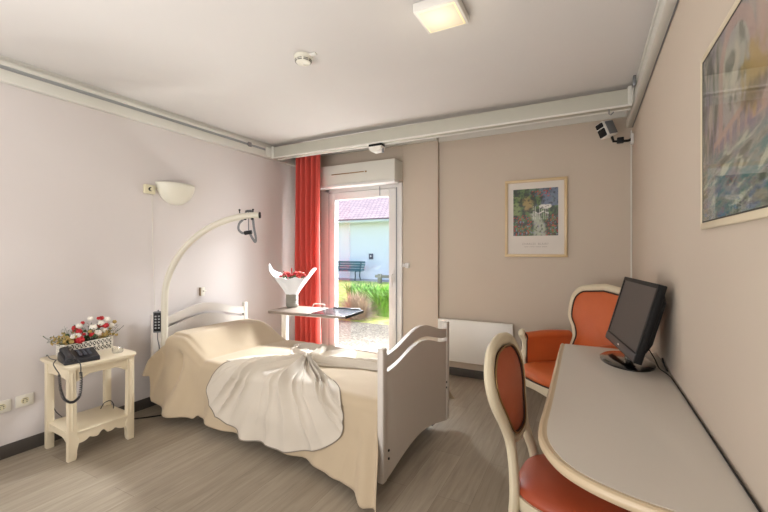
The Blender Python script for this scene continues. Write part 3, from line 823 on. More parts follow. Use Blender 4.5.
gh = thing('grab_handle', 'grey webbing grab handle hanging from the end of the trapeze pole', 'grab handle', pth[-1]-dirp*.085-V((0, 0, .25)))
g0 = pth[-1]-dirp*.085; T = TR(gh.location)
cr_ = V((.885, .465, 0)); 
def gp(a, z): return g0 + cr_*a + V((0, 0, z))
link('strap', MB().tube(catmull([gp(-.02, .03), gp(-.045, -.03), gp(-.08, -.07), gp(-.085, -.12), gp(-.05, -.15), gp(0, -.145), gp(.03, -.19), gp(.055, -.225), gp(.06, -.19), gp(.045, -.11), gp(.035, -.03), gp(.02, .032), gp(0, .036)], 5, True), .010, 8, closed=True, up=tuple(cr_.cross(V((0, 0, 1)))), ry=.003), M['webbing'], gh, xf=T)
link('inner_strap', MB().tube([gp(.0, .03), gp(-.002, -.06), gp(.0, -.15)], .008, 8, up=tuple(cr_), ry=.004), M['webbing'], gh, xf=T)
link('grip', MB().tube([gp(-.035, -.15), gp(.025, -.14)], .017, 12), M['black'], gh, xf=T)
link('pole_loop', MB().tube([g0+V((0, 0, .036))+cr_*a for a in (-.028, .028)], .006, 8), M['rubber'], gh, xf=T)
link('buckle', MB().sphere(gp(-.03, -.028), .013, 8, 6), M['rubber'], gh, xf=T)
link('buckle', MB().sphere(gp(.03, -.028), .013, 8, 6), M['rubber'], gh, xf=T)

rm = thing('bed_remote', 'grey keypad remote hooked on the near post of the headboard', 'remote control', BM_ @ V((.07, -.475, .645)), BA+R(50))
link('body', MB().box(-.032, .032, -.012, .012, 0, .175, .006), M['webbing'], rm)
link('keypad', MB().box(-.026, .026, -.0145, -.011, .012, .165, .002), M['black'], rm)
for k in range(5):
    for x in (-.012, .012):
        link('button', MB().box(x-.007, x+.007, -.018, -.014, .04+k*.024-.006, .04+k*.024+.006, .002), M['railgrey'], rm)
link('hook', MB().tube([(0, .01, .15), (0, .026, .18), (0, .036, .16)], .006, 6), M['webbing'], rm)
link('lead', MB().tube(catmull([(0, 0, .0), (.0, .0, -.05), (.01, .01, -.12), (.02, .03, -.25)], 5), .004, 6), M['webbing'], rm)

# ---- bedspread surface S(s,t)
ZT, WH, RR = .488, .452, .062
ARC = RR*PI/2
def ztop(s, y):
    # pillow under the spread
    px = sm(.03, .16, s)*(1-sm(.30, .66, s))
    py = 1-sm(.36, .47, abs(y))*.6
    z = ZT + .155*px*py
    z += .012*nz(s*3, y*3, 21, 2)*sm(.5, .9, s)*.5
    z -= .010*(abs(y)/.45)**2
    z -= .03*(1-sm(0.02, .07, s))
    # crease at the pillow foot
    z -= .012*math.exp(-((s-.63-.04*y)/.02)**2)
    return z
def hem(s):
    z = .32 + (.125-.32)*sm(.12, .155, s) + (.075-.125)*sm(.12, .5, s) + (.06-.075)*sm(1.4, 1.95, s)
    z += .010*math.sin(s*9+1)*sm(.2, .5, s)
    z -= .022*sm(2.08, 2.14, s)
    return max(.012, z)
def Ssurf(s, t, off=0):
    sg = -1 if t < 0 else 1; a = abs(t); flat = WH-RR
    if a <= flat:
        p = V((s, t, ztop(s, t))); n = V((0, 0, 1))
    elif a <= flat+ARC:
        f = (a-flat)/RR; zt = ztop(s, sg*flat)
        p = V((s, sg*(flat+RR*math.sin(f)), zt-RR*(1-math.cos(f)))); n = V((0, sg*math.sin(f), math.cos(f)))
    else:
        h = a-flat-ARC; zt = ztop(s, sg*flat)
        hz = h/.4
        fl = .04*hz + .055*hz*hz
        fl += .11*(1-sm(.10, .16, s))*sm(-.03, .07, h)
        # folds
        fl += hz*(.028*math.sin(s*17+.8*math.sin(s*5)) + .012*math.sin(s*31+2)) * sm(0, .35, h)
        fl += .018*nz(s*4, h*4, 31, 2)*sm(0, .15, h)
        # a big fold drop near the pillow
        fl += .03*math.exp(-((s-.25)/.07)**2)*sm(.0, .22, h)
        fl -= .05*math.exp(-((s-.355)/.04)**2)*sm(.0, .10, h)*(1-sm(.22,.4,h))
        fl += .02*math.exp(-((s-.46)/.05)**2)*sm(.0, .10, h)
        # corner tongue at the foot flares outward
        tg = sm(2.0, 2.14, s)
        fl += tg*.19*(h/.42)**1.5 + tg*.02*math.sin(s*60)*hz
        ds = .15*hz**1.6*sm(1.95, 2.18, s)
        p = V((s+ds - .02*hz*(1-sm(.05, .2, s)), sg*(WH+fl), zt-RR-h)); n = V((0, sg, .12)).normalized()
    return p + n*off
def spread(u, v):
    s = .055 + u*2.148
    zt = ztop(s, WH-RR)
    H_n = max(.02, zt-RR-hem(s)); H_f = .24
    tn, tf = -(WH-RR+ARC+H_n), WH-RR+ARC+H_f
    t = tn + (tf-tn)*v
    p = Ssurf(s, t)
    # soft wrinkles
    w = .003*nz(s*7+t*2, t*7, 41, 2)
    return p + V((0, 0, w))
c_ = MB(); c_.grid(spread, 190, 150)
bs = link('bedspread', c_, M['spread'], None, smooth=80, solid=.004)
bs.matrix_world = BM_
tag(bs, 'beige bedspread draped over the care bed and its pillow', 'bedspread')

# ---- cream throw with a knotted centre, lying on the bedspread
KS, KT = 1.365, -.10
def lobe(poly, pleats, amp, n_phi=90, n_r=50, seedv=0, lift=.010):
    P = catmull([(a, b_, 0) for a, b_ in poly], 10)
    ang = [math.atan2(p.y-KT, p.x-KS) for p in P]
    for i in range(1, len(ang)):
        while ang[i]-ang[i-1] > PI: ang[i] -= 2*PI
        while ang[i]-ang[i-1] < -PI: ang[i] += 2*PI
    def fn(u, v):
        f = u*(len(P)-1); i = min(int(f), len(P)-2); p = P[i].lerp(P[i+1], f-i)
        s, t_ = KS+(p.x-KS)*v, KT+(p.y-KT)*v
        rad = math.hypot(s-KS, t_-KT)
        th = u*pleats*2*PI
        en = sm(0, .10, v)*(1-.40*sm(.3, .8, v))*(1-.7*sm(.8, 1, v))
        pl = amp*en*(1-abs(math.sin(.5*th+.75*math.sin(th*.37+seedv)+.5*nz(v*3, u*4, seedv, 2))))**1.4*(.6+.4*math.sin(th*.23+seedv))
        kn = .028*math.exp(-(rad/.09)**2)
        return Ssurf(s, t_, lift+pl+kn+.003*nz(s*6, t_*6, seedv+50, 2))
    mb = MB(); mb.grid(fn, n_phi, n_r)
    edge = [fn(k/160, 1.0)+V((0, 0, .001)) for k in range(161)]
    return mb, edge
tw = thing('throw', 'cream throw with a grey edge gathered into a knot on the bedspread', 'throw', BO, BA)
near = [(.95, -.22), (.86, -.40), (.775, -.50), (.715, -.62), (.79, -.68), (.90, -.755), (1.06, -.80), (1.24, -.835), (1.42, -.83), (1.60, -.815), (1.75, -.79), (1.88, -.73), (1.965, -.655), (1.975, -.58), (1.95, -.47), (1.86, -.37), (1.68, -.27), (1.50, -.19)]
mb, e1 = lobe(near, 17, .066, 360, 90, 1.0)
link('near_fan', mb, M['throw'], tw, smooth=80, solid=.003)
link('edging', MB().tube(e1, .0033, 6), M['edging'], tw)
far = [(1.62, .16), (1.50, .34), (1.34, .45), (1.14, .46), (.99, .41), (.90, .29), (.98, .14), (1.10, .0)]
mb, e2 = lobe(far, 8.0, .055, 100, 30, 4.0)
link('far_fan', mb, M['throw'], tw, smooth=80, solid=.003)
foot = [(1.46, -.14), (1.68, -.06), (1.92, .0), (2.17, .05), (2.19, .18), (2.17, .30), (1.95, .28), (1.74, .24), (1.52, .08)]
mb, e3 = lobe(foot, 7.0, .055, 120, 40, 9.0)
link('foot_fan', mb, M['throw'], tw, smooth=80, solid=.003)
head = [(1.24, -.18), (1.12, -.23), (.99, -.27), (.86, -.36), (.80, -.36), (.86, -.23), (.96, -.13), (1.10, -.06), (1.24, -.03)]
mb, e4 = lobe(head, 4.5, .028, 60, 24, 6.0, .014)
link('head_fan', mb, M['throw'], tw, smooth=80, solid=.003)
kn = MB()
for k in range(7):
    a0 = -.5+.28*k; dx, dy = math.cos(a0)*.075, math.sin(a0)*.075
    kn.tube(catmull([Ssurf(KS-dx, KT-dy-.01, .018), Ssurf(KS-dx*.3, KT-dy*.4, .045), Ssurf(KS+dx*.3, KT+dy*.3, .048), Ssurf(KS+dx, KT+dy+.01, .018)], 5), [.012]*15+[.011], 8)
link('knot', kn, M['throw'], tw, smooth=80)

# ------------------------------------------------------------------ overbed table
ot = thing('overbed_table', 'grey topped overbed table with a white column standing behind the bed', 'table', (-2.34, 3.03, 0), R(5)); T = Matrix.Diagonal((.93, 1, 1, 1)) @ Matrix.Translation((2.3425, -2.94, 0))
TZ = .742
def rrect(x0, x1, y0, y1, r, n=5):
    out = []
    for cx, cy, a0 in ((x1-r, y1-r, 0), (x0+r, y1-r, 90), (x0+r, y0+r, 180), (x1-r, y0+r, 270)):
        for k in range(n+1):
            a = R(a0+90*k/n); out.append((cx+r*math.cos(a), cy+r*math.sin(a)))
    return out
link('tabletop', MB().prism(rrect(-2.80, -2.30, 2.74, 3.14, .025), XY, TZ-.024, TZ, .004), M['tablewood'], ot, xf=T)
tr_ = link('tilting_tray', MB().prism(rrect(-2.295, -1.885, 2.74, 3.14, .03), XY, TZ-.022, TZ, .004), M['tablewood'], ot, xf=T)
link('dark_pad', MB().prism(rrect(-2.28, -1.90, 2.755, 3.125, .02), XY, TZ-.002, TZ+.003, .001).box(-2.25, -1.92, 3.122, 3.14, TZ, TZ+.014, .003), M['tray'], tr_, xf=T)
link('edge_strip', MB().box(-1.90, -1.882, 2.76, 3.12, TZ-.024, TZ+.002, .003), M['black'], tr_, xf=T)
link('under_frame', MB().box(-2.82, -2.06, 2.98, 3.02, TZ-.05, TZ-.025, .003).box(-2.78, -2.06, 2.85, 2.88, TZ-.05, TZ-.025, .003).box(-2.60, -2.57, 2.85, 3.02, TZ-.055, TZ-.03, .003), M['white'], ot, xf=T)
link('column', MB().box(-2.83, -2.77, 2.995, 3.045, .09, TZ-.045, .005).box(-2.82, -2.78, 3.0, 3.04, .5, TZ-.03, .004), M['white'], ot, xf=T)
link('base', MB().box(-2.83, -2.77, 2.96, 3.12, .06, .095, .005).box(-2.78, -2.1, 2.985, 3.02, .06, .09, .005).box(-2.78, -2.1, 3.08, 3.115, .06, .09, .005), M['white'], ot, xf=T)
for x in (-2.79, -2.14):
    for y in (3.0, 3.098):
        link('castor', MB().lathe([(.012, -.011), (.027, -.009), (.029, 0), (.027, .009), (.012, .011)], c=(x, y, .03), seg=16, axis='y').box(x-.01, x+.01, y-.006, y+.006, .035, .065), M['rubber'], ot, xf=T)
link('grab_rail', MB().tube(catmull([(-2.52, 3.12, TZ-.02), (-2.52, 3.15, TZ+.02), (-2.49, 3.155, TZ+.03), (-2.40, 3.155, TZ+.03), (-2.37, 3.15, TZ+.02), (-2.37, 3.12, TZ-.02)], 5), .006, 8), M['white'], ot, xf=T)

# bouquet in pot
bq = thing('bouquet_pot', 'red flower bouquet in white wrapping and a grey striped pot on the overbed table', 'flower pot', (-2.70, 3.10, TZ+.001))
pt = [(.048, 0), (.058, .004)]
for k in range(7): z = .012+k*.018; pt += [(.061, z), (.064, z+.006), (.064, z+.012), (.061, z+.016)]
pt += [(.058, .14), (.052, .14), (.050, .02), (.001, .018)]
link('pot', MB().lathe(pt, seg=32), M['pot'], bq)
def wrapf(u, v):
    a = u*2*PI
    # peaks toward both sides as seen across the room
    pk = .5+.5*math.cos(2*(a-R(27.7)))
    side = math.cos(a-R(27.7))
    top = .205 + .10*pk**4 + (.04*pk**3 if side < 0 else 0) + .012*math.sin(a*7)
    r0 = .045+.16*v**1.15*(.72+.5*pk**2)
    r = r0*(1+.05*math.sin(a*9+v*3)*v)
    z = .10 + v*top
    return V((r*math.cos(a), r*math.sin(a), z))
mb = MB(); mb.grid(wrapf, 72, 14, closeu=True)
link('wrapping', mb, M['wrap'], bq, smooth=50, solid=.0015)
random.seed(11)
for k in range(24):
    a = random.uniform(0, 2*PI); rr = .115*math.sqrt(random.random()); c = V((rr*math.cos(a)*1.15, rr*math.sin(a), .312+random.uniform(0, .04)))
    mb = MB(); r_ = random.uniform(.018, .028)
    mb.sphere(c, r_*.7, 8, 6)
    for q in range(6): b_ = q*PI/3; mb.sphere(c+V((math.cos(b_), math.sin(b_), .2))*r_*.6, (r_*.5, r_*.5, r_*.45), 6, 5)
    link('flower', mb, M['redfl'] if k % 3 else M['pinkfl'], bq)
mb = MB()
for k in range(40):
    a = random.uniform(0, 2*PI); rr = .12*math.sqrt(random.random()); p = V((rr*math.cos(a), rr*math.sin(a), .285)); d = V((math.cos(a)*.5, math.sin(a)*.5, 1)).normalized()*random.uniform(.04, .075); s_ = V((-math.sin(a), math.cos(a), 0))*.012
    mb.quad(p, p+d*.5+s_, p+d, p+d*.5-s_)
link('leaves', mb, M['leaf'], bq)
mb = MB()
for a, b_ in (((0, 0, .28), (.01, -.02, .40)), ((-.05, 0, .28), (-.1, -.02, .37)), ((.02, .02, .28), (.03, .03, .365))): mb.tube([a, b_], [.004, .006], 6)
link('buds', mb, M['redfl'], bq)

# ------------------------------------------------------------------ desk
def atz(u, v, z, f=388, th=math.atan(204/388)):
    a = (u-384)/f; b_ = (251-v)/f; r_ = V((-math.sin(th)+a*math.cos(th), math.cos(th)+a*math.sin(th), b_)); k = (z-CAMZ)/b_
    return r_*k+V((0, 0, CAMZ))
DZT = .75
dk = thing('desk', 'cream topped desk with a rounded wooden edge along the right wall', 'desk', (.1, 1.8, 0)); T = TR(dk.location)
outline = [(-.138, 2.635), (-.138, 2.40), (-.136, 2.10), (-.133, 1.80), (-.132, 1.55), (-.131, 1.36), (-.114, 1.25), (-.067, 1.155), (.0, 1.095), (.09, 1.055), (.19, 1.035), (.30, 1.03)]
oc = catmull([(x, y, 0) for x, y in outline], 6)
oc = [(p.x, p.y) for p in oc]
full = oc + [(XR-.002, 1.03), (XR-.002, 2.635)]
def inset(pts, d):
    out = []
    n = len(pts)
    for i, p in enumerate(pts):
        a = V(pts[max(i-1, 0)]); b_ = V(pts[min(i+1, n-1)]); t_ = (b_-a).normalized(); nn = V((-t_.y, t_.x))
        out.append((p[0]+nn.x*d, p[1]+nn.y*d))
    return out
link('top_board', MB().prism([(x, y) for x, y in full], XY, DZT-.03, DZT-.003, .002), M['deskrim'], dk, xf=T)
ins = inset(oc, .014)
ins[0] = (ins[0][0], 2.632)
link('writing_surface', MB().prism(ins+[(XR-.004, ins[-1][1]), (XR-.004, 2.632)], XY, DZT-.01, DZT, .0015), M['desk'], dk, xf=T)
link('edge_moulding', MB().tube([(x, y, DZT-.014) for x, y in oc], .013, 10, up=(0, 0, 1), ry=.0145), M['deskrim'], dk, xf=T)
link('apron', MB().box(.12, .14, 1.25, 2.55, DZT-.12, DZT-.03, .003).box(-.08, .30, 2.50, 2.52, DZT-.12, DZT-.03, .003), M['cream'], dk, xf=T)
for x, y in ((-.08, 2.50), (XR-.06, 2.50), (XR-.06, 1.14), (.14, 1.30)):
    link('leg', MB().tube(catmull([(x, y, DZT-.03), (x, y, DZT-.12), (x, y, .35), (x, y, 0)], 4), [.028]*4+[.028, .026, .024, .022]+[.020, .018, .016, .016, .018], 12), M['cream'], dk, xf=T)

# monitor
mo = thing('monitor', 'black flat monitor tilted back on an oval base on the desk', 'monitor', (.175, 2.35, DZT+.001), R(-90+9.3))
# local: x to the right of the viewer of the screen, -y is the screen side
link('base', MB().lathe([(.001, .0), (1.0, .0), (1.0, .35), (.92, .75), (.6, .92), (.001, 1.0)], seg=48, mtx=Matrix.Diagonal((.185, .118, .018, 1))), M['gloss'], mo)
link('neck', MB().tube([(0, .01, .012), (0, .015, .05), (0, .03, .11)], [.045, .036, .032], 16, up=(0, 1, 0), ry=.018), M['gloss'], mo)
LT = Matrix.Translation((.0, -.035, .062)) @ Matrix.Rotation(R(-15.5), 4, 'X')
w, h = .56, .372
sc = MB()
sc.box(-w/2, w/2, .0, .03, 0, h, .006)
b = .021
sc.box(-w/2, w/2, -.006, .004, 0, .046, .003).box(-w/2, w/2, -.006, .004, h-b, h, .003).box(-w/2, -w/2+b, -.006, .004, .044, h-b+.002, .003).box(w/2-b, w/2, -.006, .004, .044, h-b+.002, .003)
link('casing', sc, M['black'], mo, xf=LT)
link('screen', MB().box(-w/2+b, w/2-b, -.002, .002, .046, h-b), M['screen'], mo, xf=LT)
link('bezel_strip', MB().box(-w/2+.004, w/2-.004, -.0085, -.0055, .006, .040, .001), M['screen'], mo, xf=LT)
link('emblem', MB().box(-.012, .012, -.0095, -.008, .019, .027, .001), M['white'], mo, xf=LT)
link('rear_cover', MB().prism([(-.22, .05), (.22, .05), (.26, .10), (.26, .30), (.2, .34), (-.2, .34), (-.26, .30), (-.26, .10)], XZ, .028, .052, .006), M['black'], mo, xf=LT)
cb2 = MB().tube(catmull([(.25, 2.33, .86), (.285, 2.29, .80), (.30, 2.25, DZT+.012), (.318, 2.20, DZT+.005), (.329, 2.10, DZT+.005), (.331, 1.7, DZT+.004), (.331, 1.05, DZT+.004)], 8), .0026, 6)
cb2.tube(catmull([(.331, 2.24, DZT+.005), (.331, 2.32, DZT+.012), (.331, 2.38, DZT+.03)], 4), .004, 6)
solo('monitor_cable', cb2, M['black'], 'thin black cable running along the wall edge of the desk', 'cable')

# ------------------------------------------------------------------ desk chair (local: front = -y)
dc = thing('dining_chair', 'oval-backed cream chair with red-orange seat tucked at the desk', 'chair', (-.03, 1.565, 0), R(84))
def yb(z): return .185 + .205*(z-.47) if z > .47 else .185 + .06*((.47-z)/.47)**1.6
half = [(.175, 0.0), (.168, .22), (.155, .42), (.136, .50), (.108, .57), (.105, .63), (.135, .70), (.176, .77), (.190, .835), (.168, .895), (.105, .945), (.0, .962)]
cv = catmull([(x, yb(z), z) for x, z in half], 6)
prof = cv + [V((-p.x, p.y, p.z)) for p in cv[::-1][1:]]
n = len(prof)
fr = MB(); fr.tube(prof, [.022+.006*sm(.5, .9, p.z) for p in prof], 12, up=(0, 1, 0), ry=[.018 if p.z > .1 else .016 for p in prof])
bf = link('back_frame', fr, M['cream2'], dc)
inner = [p for p in prof if p.z > .665]
cen = V((0, yb(.77), .77))
inn = []
for p in inner:
    q = V((p.x, 0, p.z)); c2 = V((0, 0, .80)); d = (q-c2); d = d*((d.length-.024)/d.length); q = c2+d
    inn.append(q)
low = [V((-.070, 0, .645)), V((-.035, 0, .632)), V((0, 0, .63)), V((.035, 0, .632)), V((.070, 0, .645))]
ring = inn + low   # prof runs from +x bottom over the top to -x bottom
ringc = catmull(ring, 2, True)
def pad(mb, ring, y_off, bulge, rows=8):
    cx = V((0, 0, .79)); prev = None
    for k in range(rows+1):
        f = 1-k/rows
        pts = []
        for q in ring:
            p = cx+(q-cx)*max(f, .02); pts.append(V((p.x, yb(p.z)+y_off + bulge*(1-f*f), p.z)))
        rg = mb.ring(pts)
        if prev: mb.bridge(prev, rg)
        prev = rg
    mb.bm.faces.new(prev)
mb = MB(); pad(mb, ringc, -.010, -.022); pad(mb, ringc, .010, .018)
link('back_pad', mb, M['chairpad'], dc, smooth=60)
pp = MB()
pp.tube([V((q.x, yb(q.z)-.013, q.z)) for q in ringc], .005, 6, closed=True); pp.tube([V((q.x, yb(q.z)+.013, q.z)) for q in ringc], .005, 6, closed=True)
link('piping', pp, M['piping'], dc)
nl = MB()
for sg_, yo in ((1, -.018), (-1, .019)):
    nl.tube([V((q.x*1.035, yb(q.z)+yo, .77+(q.z-.77)*1.02)) for q in ringc], .0035, 6, closed=True)
link('nail_trim', nl, M['nail'], dc)
link('lower_rail', MB().tube(catmull([(-.10, yb(.62), .625), (-.05, yb(.61), .610), (0, yb(.605), .607), (.05, yb(.61), .610), (.10, yb(.62), .625)], 5), .018, 10, up=(0, 1, 0), ry=.016), M['cream2'], dc)
def seatshape(z, sc, n=48):
    out = []
    for k in range(n):
        a = 2*PI*k/n; ca, sa = math.cos(a), math.sin(a)
        x = math.copysign(abs(ca)**.6, ca); y = math.copysign(abs(sa)**.6, sa)
        hw = .25 - .06*(y+1)/2
        out.append(V((x*hw*sc, -.035 + y*.245*sc, z)))
    return out
mb = MB(); rs = [mb.ring(seatshape(z, s_)) for z, s_ in ((.405, .9), (.405, .985), (.43, 1.0), (.455, 1.0))]
for i in range(3): mb.bridge(rs[i], rs[i+1])
mb.bm.faces.new(rs[0]); mb.bm.faces.new(rs[-1])
link('seat_rail', mb, M['cream2'], dc)
mb = MB(); rs = [mb.ring(seatshape(z, s_)) for z, s_ in ((.452, .95), (.462, .985), (.475, .965), (.488, .88), (.497, .7), (.502, .4), (.503, .05))]
for i in range(6): mb.bridge(rs[i], rs[i+1])
mb.bm.faces.new(rs[0]); mb.bm.faces.new(rs[-1])
link('seat', mb, M['redseat'], dc, smooth=60)
for sx in (-1, 1):
    link('front_leg', MB().tube(catmull([(sx*.185, -.20, .43), (sx*.195, -.215, .36), (sx*.185, -.205, .2), (sx*.18, -.20, .06), (sx*.185, -.212, 0)], 5), [.028]*4+[.030, .028, .026, .025, .024, .022, .021, .020, .018, .017, .016, .016, .016, .017, .019, .021, .022], 12), M['cream2'], dc)

# ------------------------------------------------------------------ armchair (local: front = -y)
ac = thing('armchair', 'orange upholstered armchair with a carved cream frame in the far right corner', 'armchair', (-.105, 3.25, 0), R(-45))
def ya(z): return .185 + .22*max(0, z-.42)
half = [(.235, .40), (.228, .52), (.210, .61), (.238, .69), (.292, .77), (.302, .86), (.285, .945), (.225, 1.0), (.12, 1.02), (.0, 1.035)]
cv = catmull([(x, ya(z), z) for x, z in half], 6)
prof = cv + [V((-p.x, p.y, p.z)) for p in cv[::-1][1:]]
link('back_frame', MB().tube(prof, [.024+.006*sm(.6, .95, p.z) for p in prof], 12, up=(0, 1, 0), ry=.022), M['cream2'], ac)
ringq = []
for p in prof:
    c2 = V((0, 0, .76)); q = V((p.x, 0, p.z)); d = q-c2; ringq.append(c2+d*((d.length-.026)/d.length))
def pad2(mb, ring, y_off, bulge, rows=8):
    cx = V((0, 0, .76)); prev = None
    for k in range(rows+1):
        f = 1-k/rows; pts = []
        for q in ring:
            p = cx+(q-cx)*max(f, .02); pts.append(V((p.x, ya(p.z)+y_off+bulge*(1-f*f), p.z)))
        rg = mb.ring(pts)
        if prev: mb.bridge(prev, rg)
        prev = rg
    mb.bm.faces.new(prev)
mb = MB(); pad2(mb, ringq, -.012, -.04); pad2(mb, ringq, .012, .01)
link('backrest', mb, M['orange'], ac, smooth=60)
link('piping', MB().tube([V((q.x, ya(q.z)-.016, q.z)) for q in ringq], .006, 6), M['piping'], ac)
def fseat(z, sc, n=56):
    out = []
    for k in range(n):
        a = 2*PI*k/n; ca, sa = math.cos(a), math.sin(a)
        x = math.copysign(abs(ca)**.55, ca); y = math.copysign(abs(sa)**.55, sa)
        hw = .30 - .05*(y+1)/2
        yy = -.06 + y*.26*sc
        if y < -.5: yy -= .03*math.cos(x*PI/2)*sc
        out.append(V((x*hw*sc, yy, z)))
    return out
mb = MB()
rs = []
for z, s_ in ((.31, .9), (.31, .99), (.33, 1.005), (.365, 1.005)):
    pts = fseat(z, s_)
    if z < .34:
        for p in pts:
            if p.y < -.2: p.z -= .028*math.cos(p.x/.3*PI)*(1 if abs(p.x) < .3 else 0)*-1*.5 + .012
    rs.append(mb.ring(pts))
for i in range(3): mb.bridge(rs[i], rs[i+1])
mb.bm.faces.new(rs[0]); mb.bm.faces.new(rs[-1])
link('seat_rail', mb, M['cream2'], ac)
link('seat_rail_piping', MB().tube(fseat(.367, .99), .006, 6, closed=True), M['piping'], ac)
mb = MB(); rs = [mb.ring(fseat(z, s_)) for z, s_ in ((.36, .93), (.375, .98), (.40, .975), (.425, .92), (.44, .75), (.448, .45), (.45, .05))]
for i in range(6): mb.bridge(rs[i], rs[i+1])
mb.bm.faces.new(rs[0]); mb.bm.faces.new(rs[-1])
link('seat', mb, M['orange'], ac, smooth=60)
for sx in (-1, 1):
    # closed upholstered arm
    x0 = sx*.272
    arm = MB()
    def armf(u, v, x0=x0, sx=sx):
        y = .22 - u*.42
        xx = x0 + sx*(.022*u)
        zt = .65 + .012*math.sin(u*PI) 
        prof_ = [(-.035, .38), (-.036, .50), (-.038, .60), (-.046, zt-.03), (-.038, zt-.008), (-.015, zt+.006), (.012, zt+.006), (.034, zt-.008), (.040, zt-.03), (.032, .60), (.03, .5), (.03, .38)]
        f = v*(len(prof_)-1); i = min(int(f), len(prof_)-2); a, b_ = prof_[i], prof_[i+1]; g = f-i
        return V((xx+a[0]+(b_[0]-a[0])*g, y, a[1]+(b_[1]-a[1])*g))
    g = arm.grid(armf, 14, 22)
    arm.bm.faces.new(g[0]); arm.bm.faces.new(g[-1])
    link('armrest', arm, M['orange'], ac, smooth=50)
    xf_ = x0+sx*.022
    sup = catmull([(xf_-sx*.0, -.20, .37), (xf_+sx*.006, -.215, .44), (xf_+sx*.004, -.20, .52), (xf_, -.205, .60), (xf_+sx*.004, -.225, .64), (xf_+sx*.004, -.222, .665), (xf_+sx*.002, -.205, .67)], 5)
    link('arm_post', MB().tube(sup, [.034]*5+[.030]*5+[.026]*5+[.030]*5+[.036]*5+[.034, .030, .028, .024, .020, .016], 12, up=(0, 1, 0), ry=.020), M['cream2'], ac)
    link('arm_piping', MB().tube([armf(1, k/22)+V((0, -.002, 0)) for k in range(23)], .005, 6), M['piping'], ac)
    link('front_leg', MB().tube(catmull([(sx*.27, -.27, .35), (sx*.295, -.295, .28), (sx*.285, -.285, .16), (sx*.27, -.27, .05), (sx*.285, -.29, 0)], 5), [.036]*4+[.038]*3+[.034]*3+[.028]*3+[.022]*3+[.019]*2+[.022, .024, .024], 12), M['cream2'], ac)
    link('rear_leg', MB().tube(catmull([(sx*.235, ya(.4), .42), (sx*.235, .19, .25), (sx*.24, .23, 0)], 5), [.026]*4+[.024]*4+[.02]*3, 10), M['cream2'], ac)

# floor lead beside the bed
solo('floor_lead', MB().tube(catmull([(-3.26, 1.72, .006), (-3.15, 1.78, .005), (-3.02, 1.93, .005), (-2.95, 2.1, .005)], 6), .005, 6), M['black'], 'thin dark lead lying on the floor under the head of the bed', 'cable')

# ------------------------------------------------------------------ garden outside
GZ = -.06
struct('gravel_yard', MB().box(-9, 4, YO, 6.45, GZ-.1, GZ), M['gravel'], smooth=0)
struct('lawn', MB().box(-22, 8, 6.45, 15.3, GZ-.1, GZ), M['lawn'], smooth=0)
struct('garden_path', MB().box(-22, 8, 15.3, 16.6, GZ-.1, GZ+.01), M['path'], smooth=0)
struct('outer_wall', MB().box(-9, XL-.2, YO-.2, YO, GZ, 2.8).box(XR+.2, 4, YO-.2, YO, GZ, 2.8), M['render'], smooth=0)

hb_ = thing('garden_house', 'white house with a pink tiled roof across the garden', 'house', (-9.5, 18.5, GZ)); T = TR(hb_.location)
link('wall', MB().box(-19, -2, 16.4, 22, GZ, 2.82), M['render'], hb_, xf=T)
link('soffit', MB().box(-19.3, -1.7, 15.95, 16.45, 2.74, 2.78), M['gutter'], hb_, xf=T)
link('gutter', MB().tube([(-19.3, 15.93, 2.74), (-1.7, 15.93, 2.74)], .085, 12), M['gutter'], hb_, xf=T)
link('downpipe', MB().tube([(-10.55, 16.34, GZ), (-10.55, 16.34, 2.7)], .04, 10), M['render'], hb_, xf=T)
sl_ = R(24)
rfm = MB().box(-10, 10, 0, 6.2, 0, .06)
rfo = link('roof', rfm, M['roof'], hb_); rfo.location = V((-9.5, 15.85, 2.80))-V(hb_.location); rfo.rotation_euler = (sl_, 0, 0)
link('wall_box', MB().box(-9.43, -9.21, 16.34, 16.4, .92, 1.19, .01), M['plaque'], hb_, xf=T)
link('box_dial', MB().lathe([(.045, 16.33), (.045, 16.345)], c=(-9.32, 0, 1.07), seg=16, axis='y'), M['white'], hb_, xf=T)

bn = thing('garden_bench', 'teal slatted bench standing in front of the white house', 'bench', (-10.15, 15.5, GZ+.01))
bkm = MB()
for k in range(4): bkm.box(-.85, .85, .19+.03*k, .22+.03*k, .44+k*.115, .54+k*.115, .01)
link('backrest', bkm, M['bench'], bn)
bkm = MB()
for k in range(4): bkm.box(-.85, .85, -.25+.11*k, -.15+.11*k, .42, .45, .008)
link('seat', bkm, M['bench'], bn)
for x in (-.62, .62):
    link('leg', MB().tube(catmull([(x, .30, .85), (x, .2, .45), (x, .16, .2), (x, .24, 0)], 4), .028, 8), M['benchleg'], bn)
    link('leg', MB().tube(catmull([(x, .2, .42), (x, -.2, .42), (x, -.22, .2), (x, -.26, 0)], 4), .028, 8), M['benchleg'], bn)

fn_ = thing('low_fence', 'low weathered wooden rail by the path in front of the house', 'fence', (-7.6, 14.6, GZ))
link('post', MB().box(-.36, -.2, -.07, .07, 0, .40, .02), M['fence'], fn_)
link('post', MB().box(1.1, 1.26, -.07, .07, 0, .40, .02), M['fence'], fn_)
link('rail', MB().tube([(-.5, .02, .30), (1.4, .02, .30)], .06, 10), M['fence'], fn_)

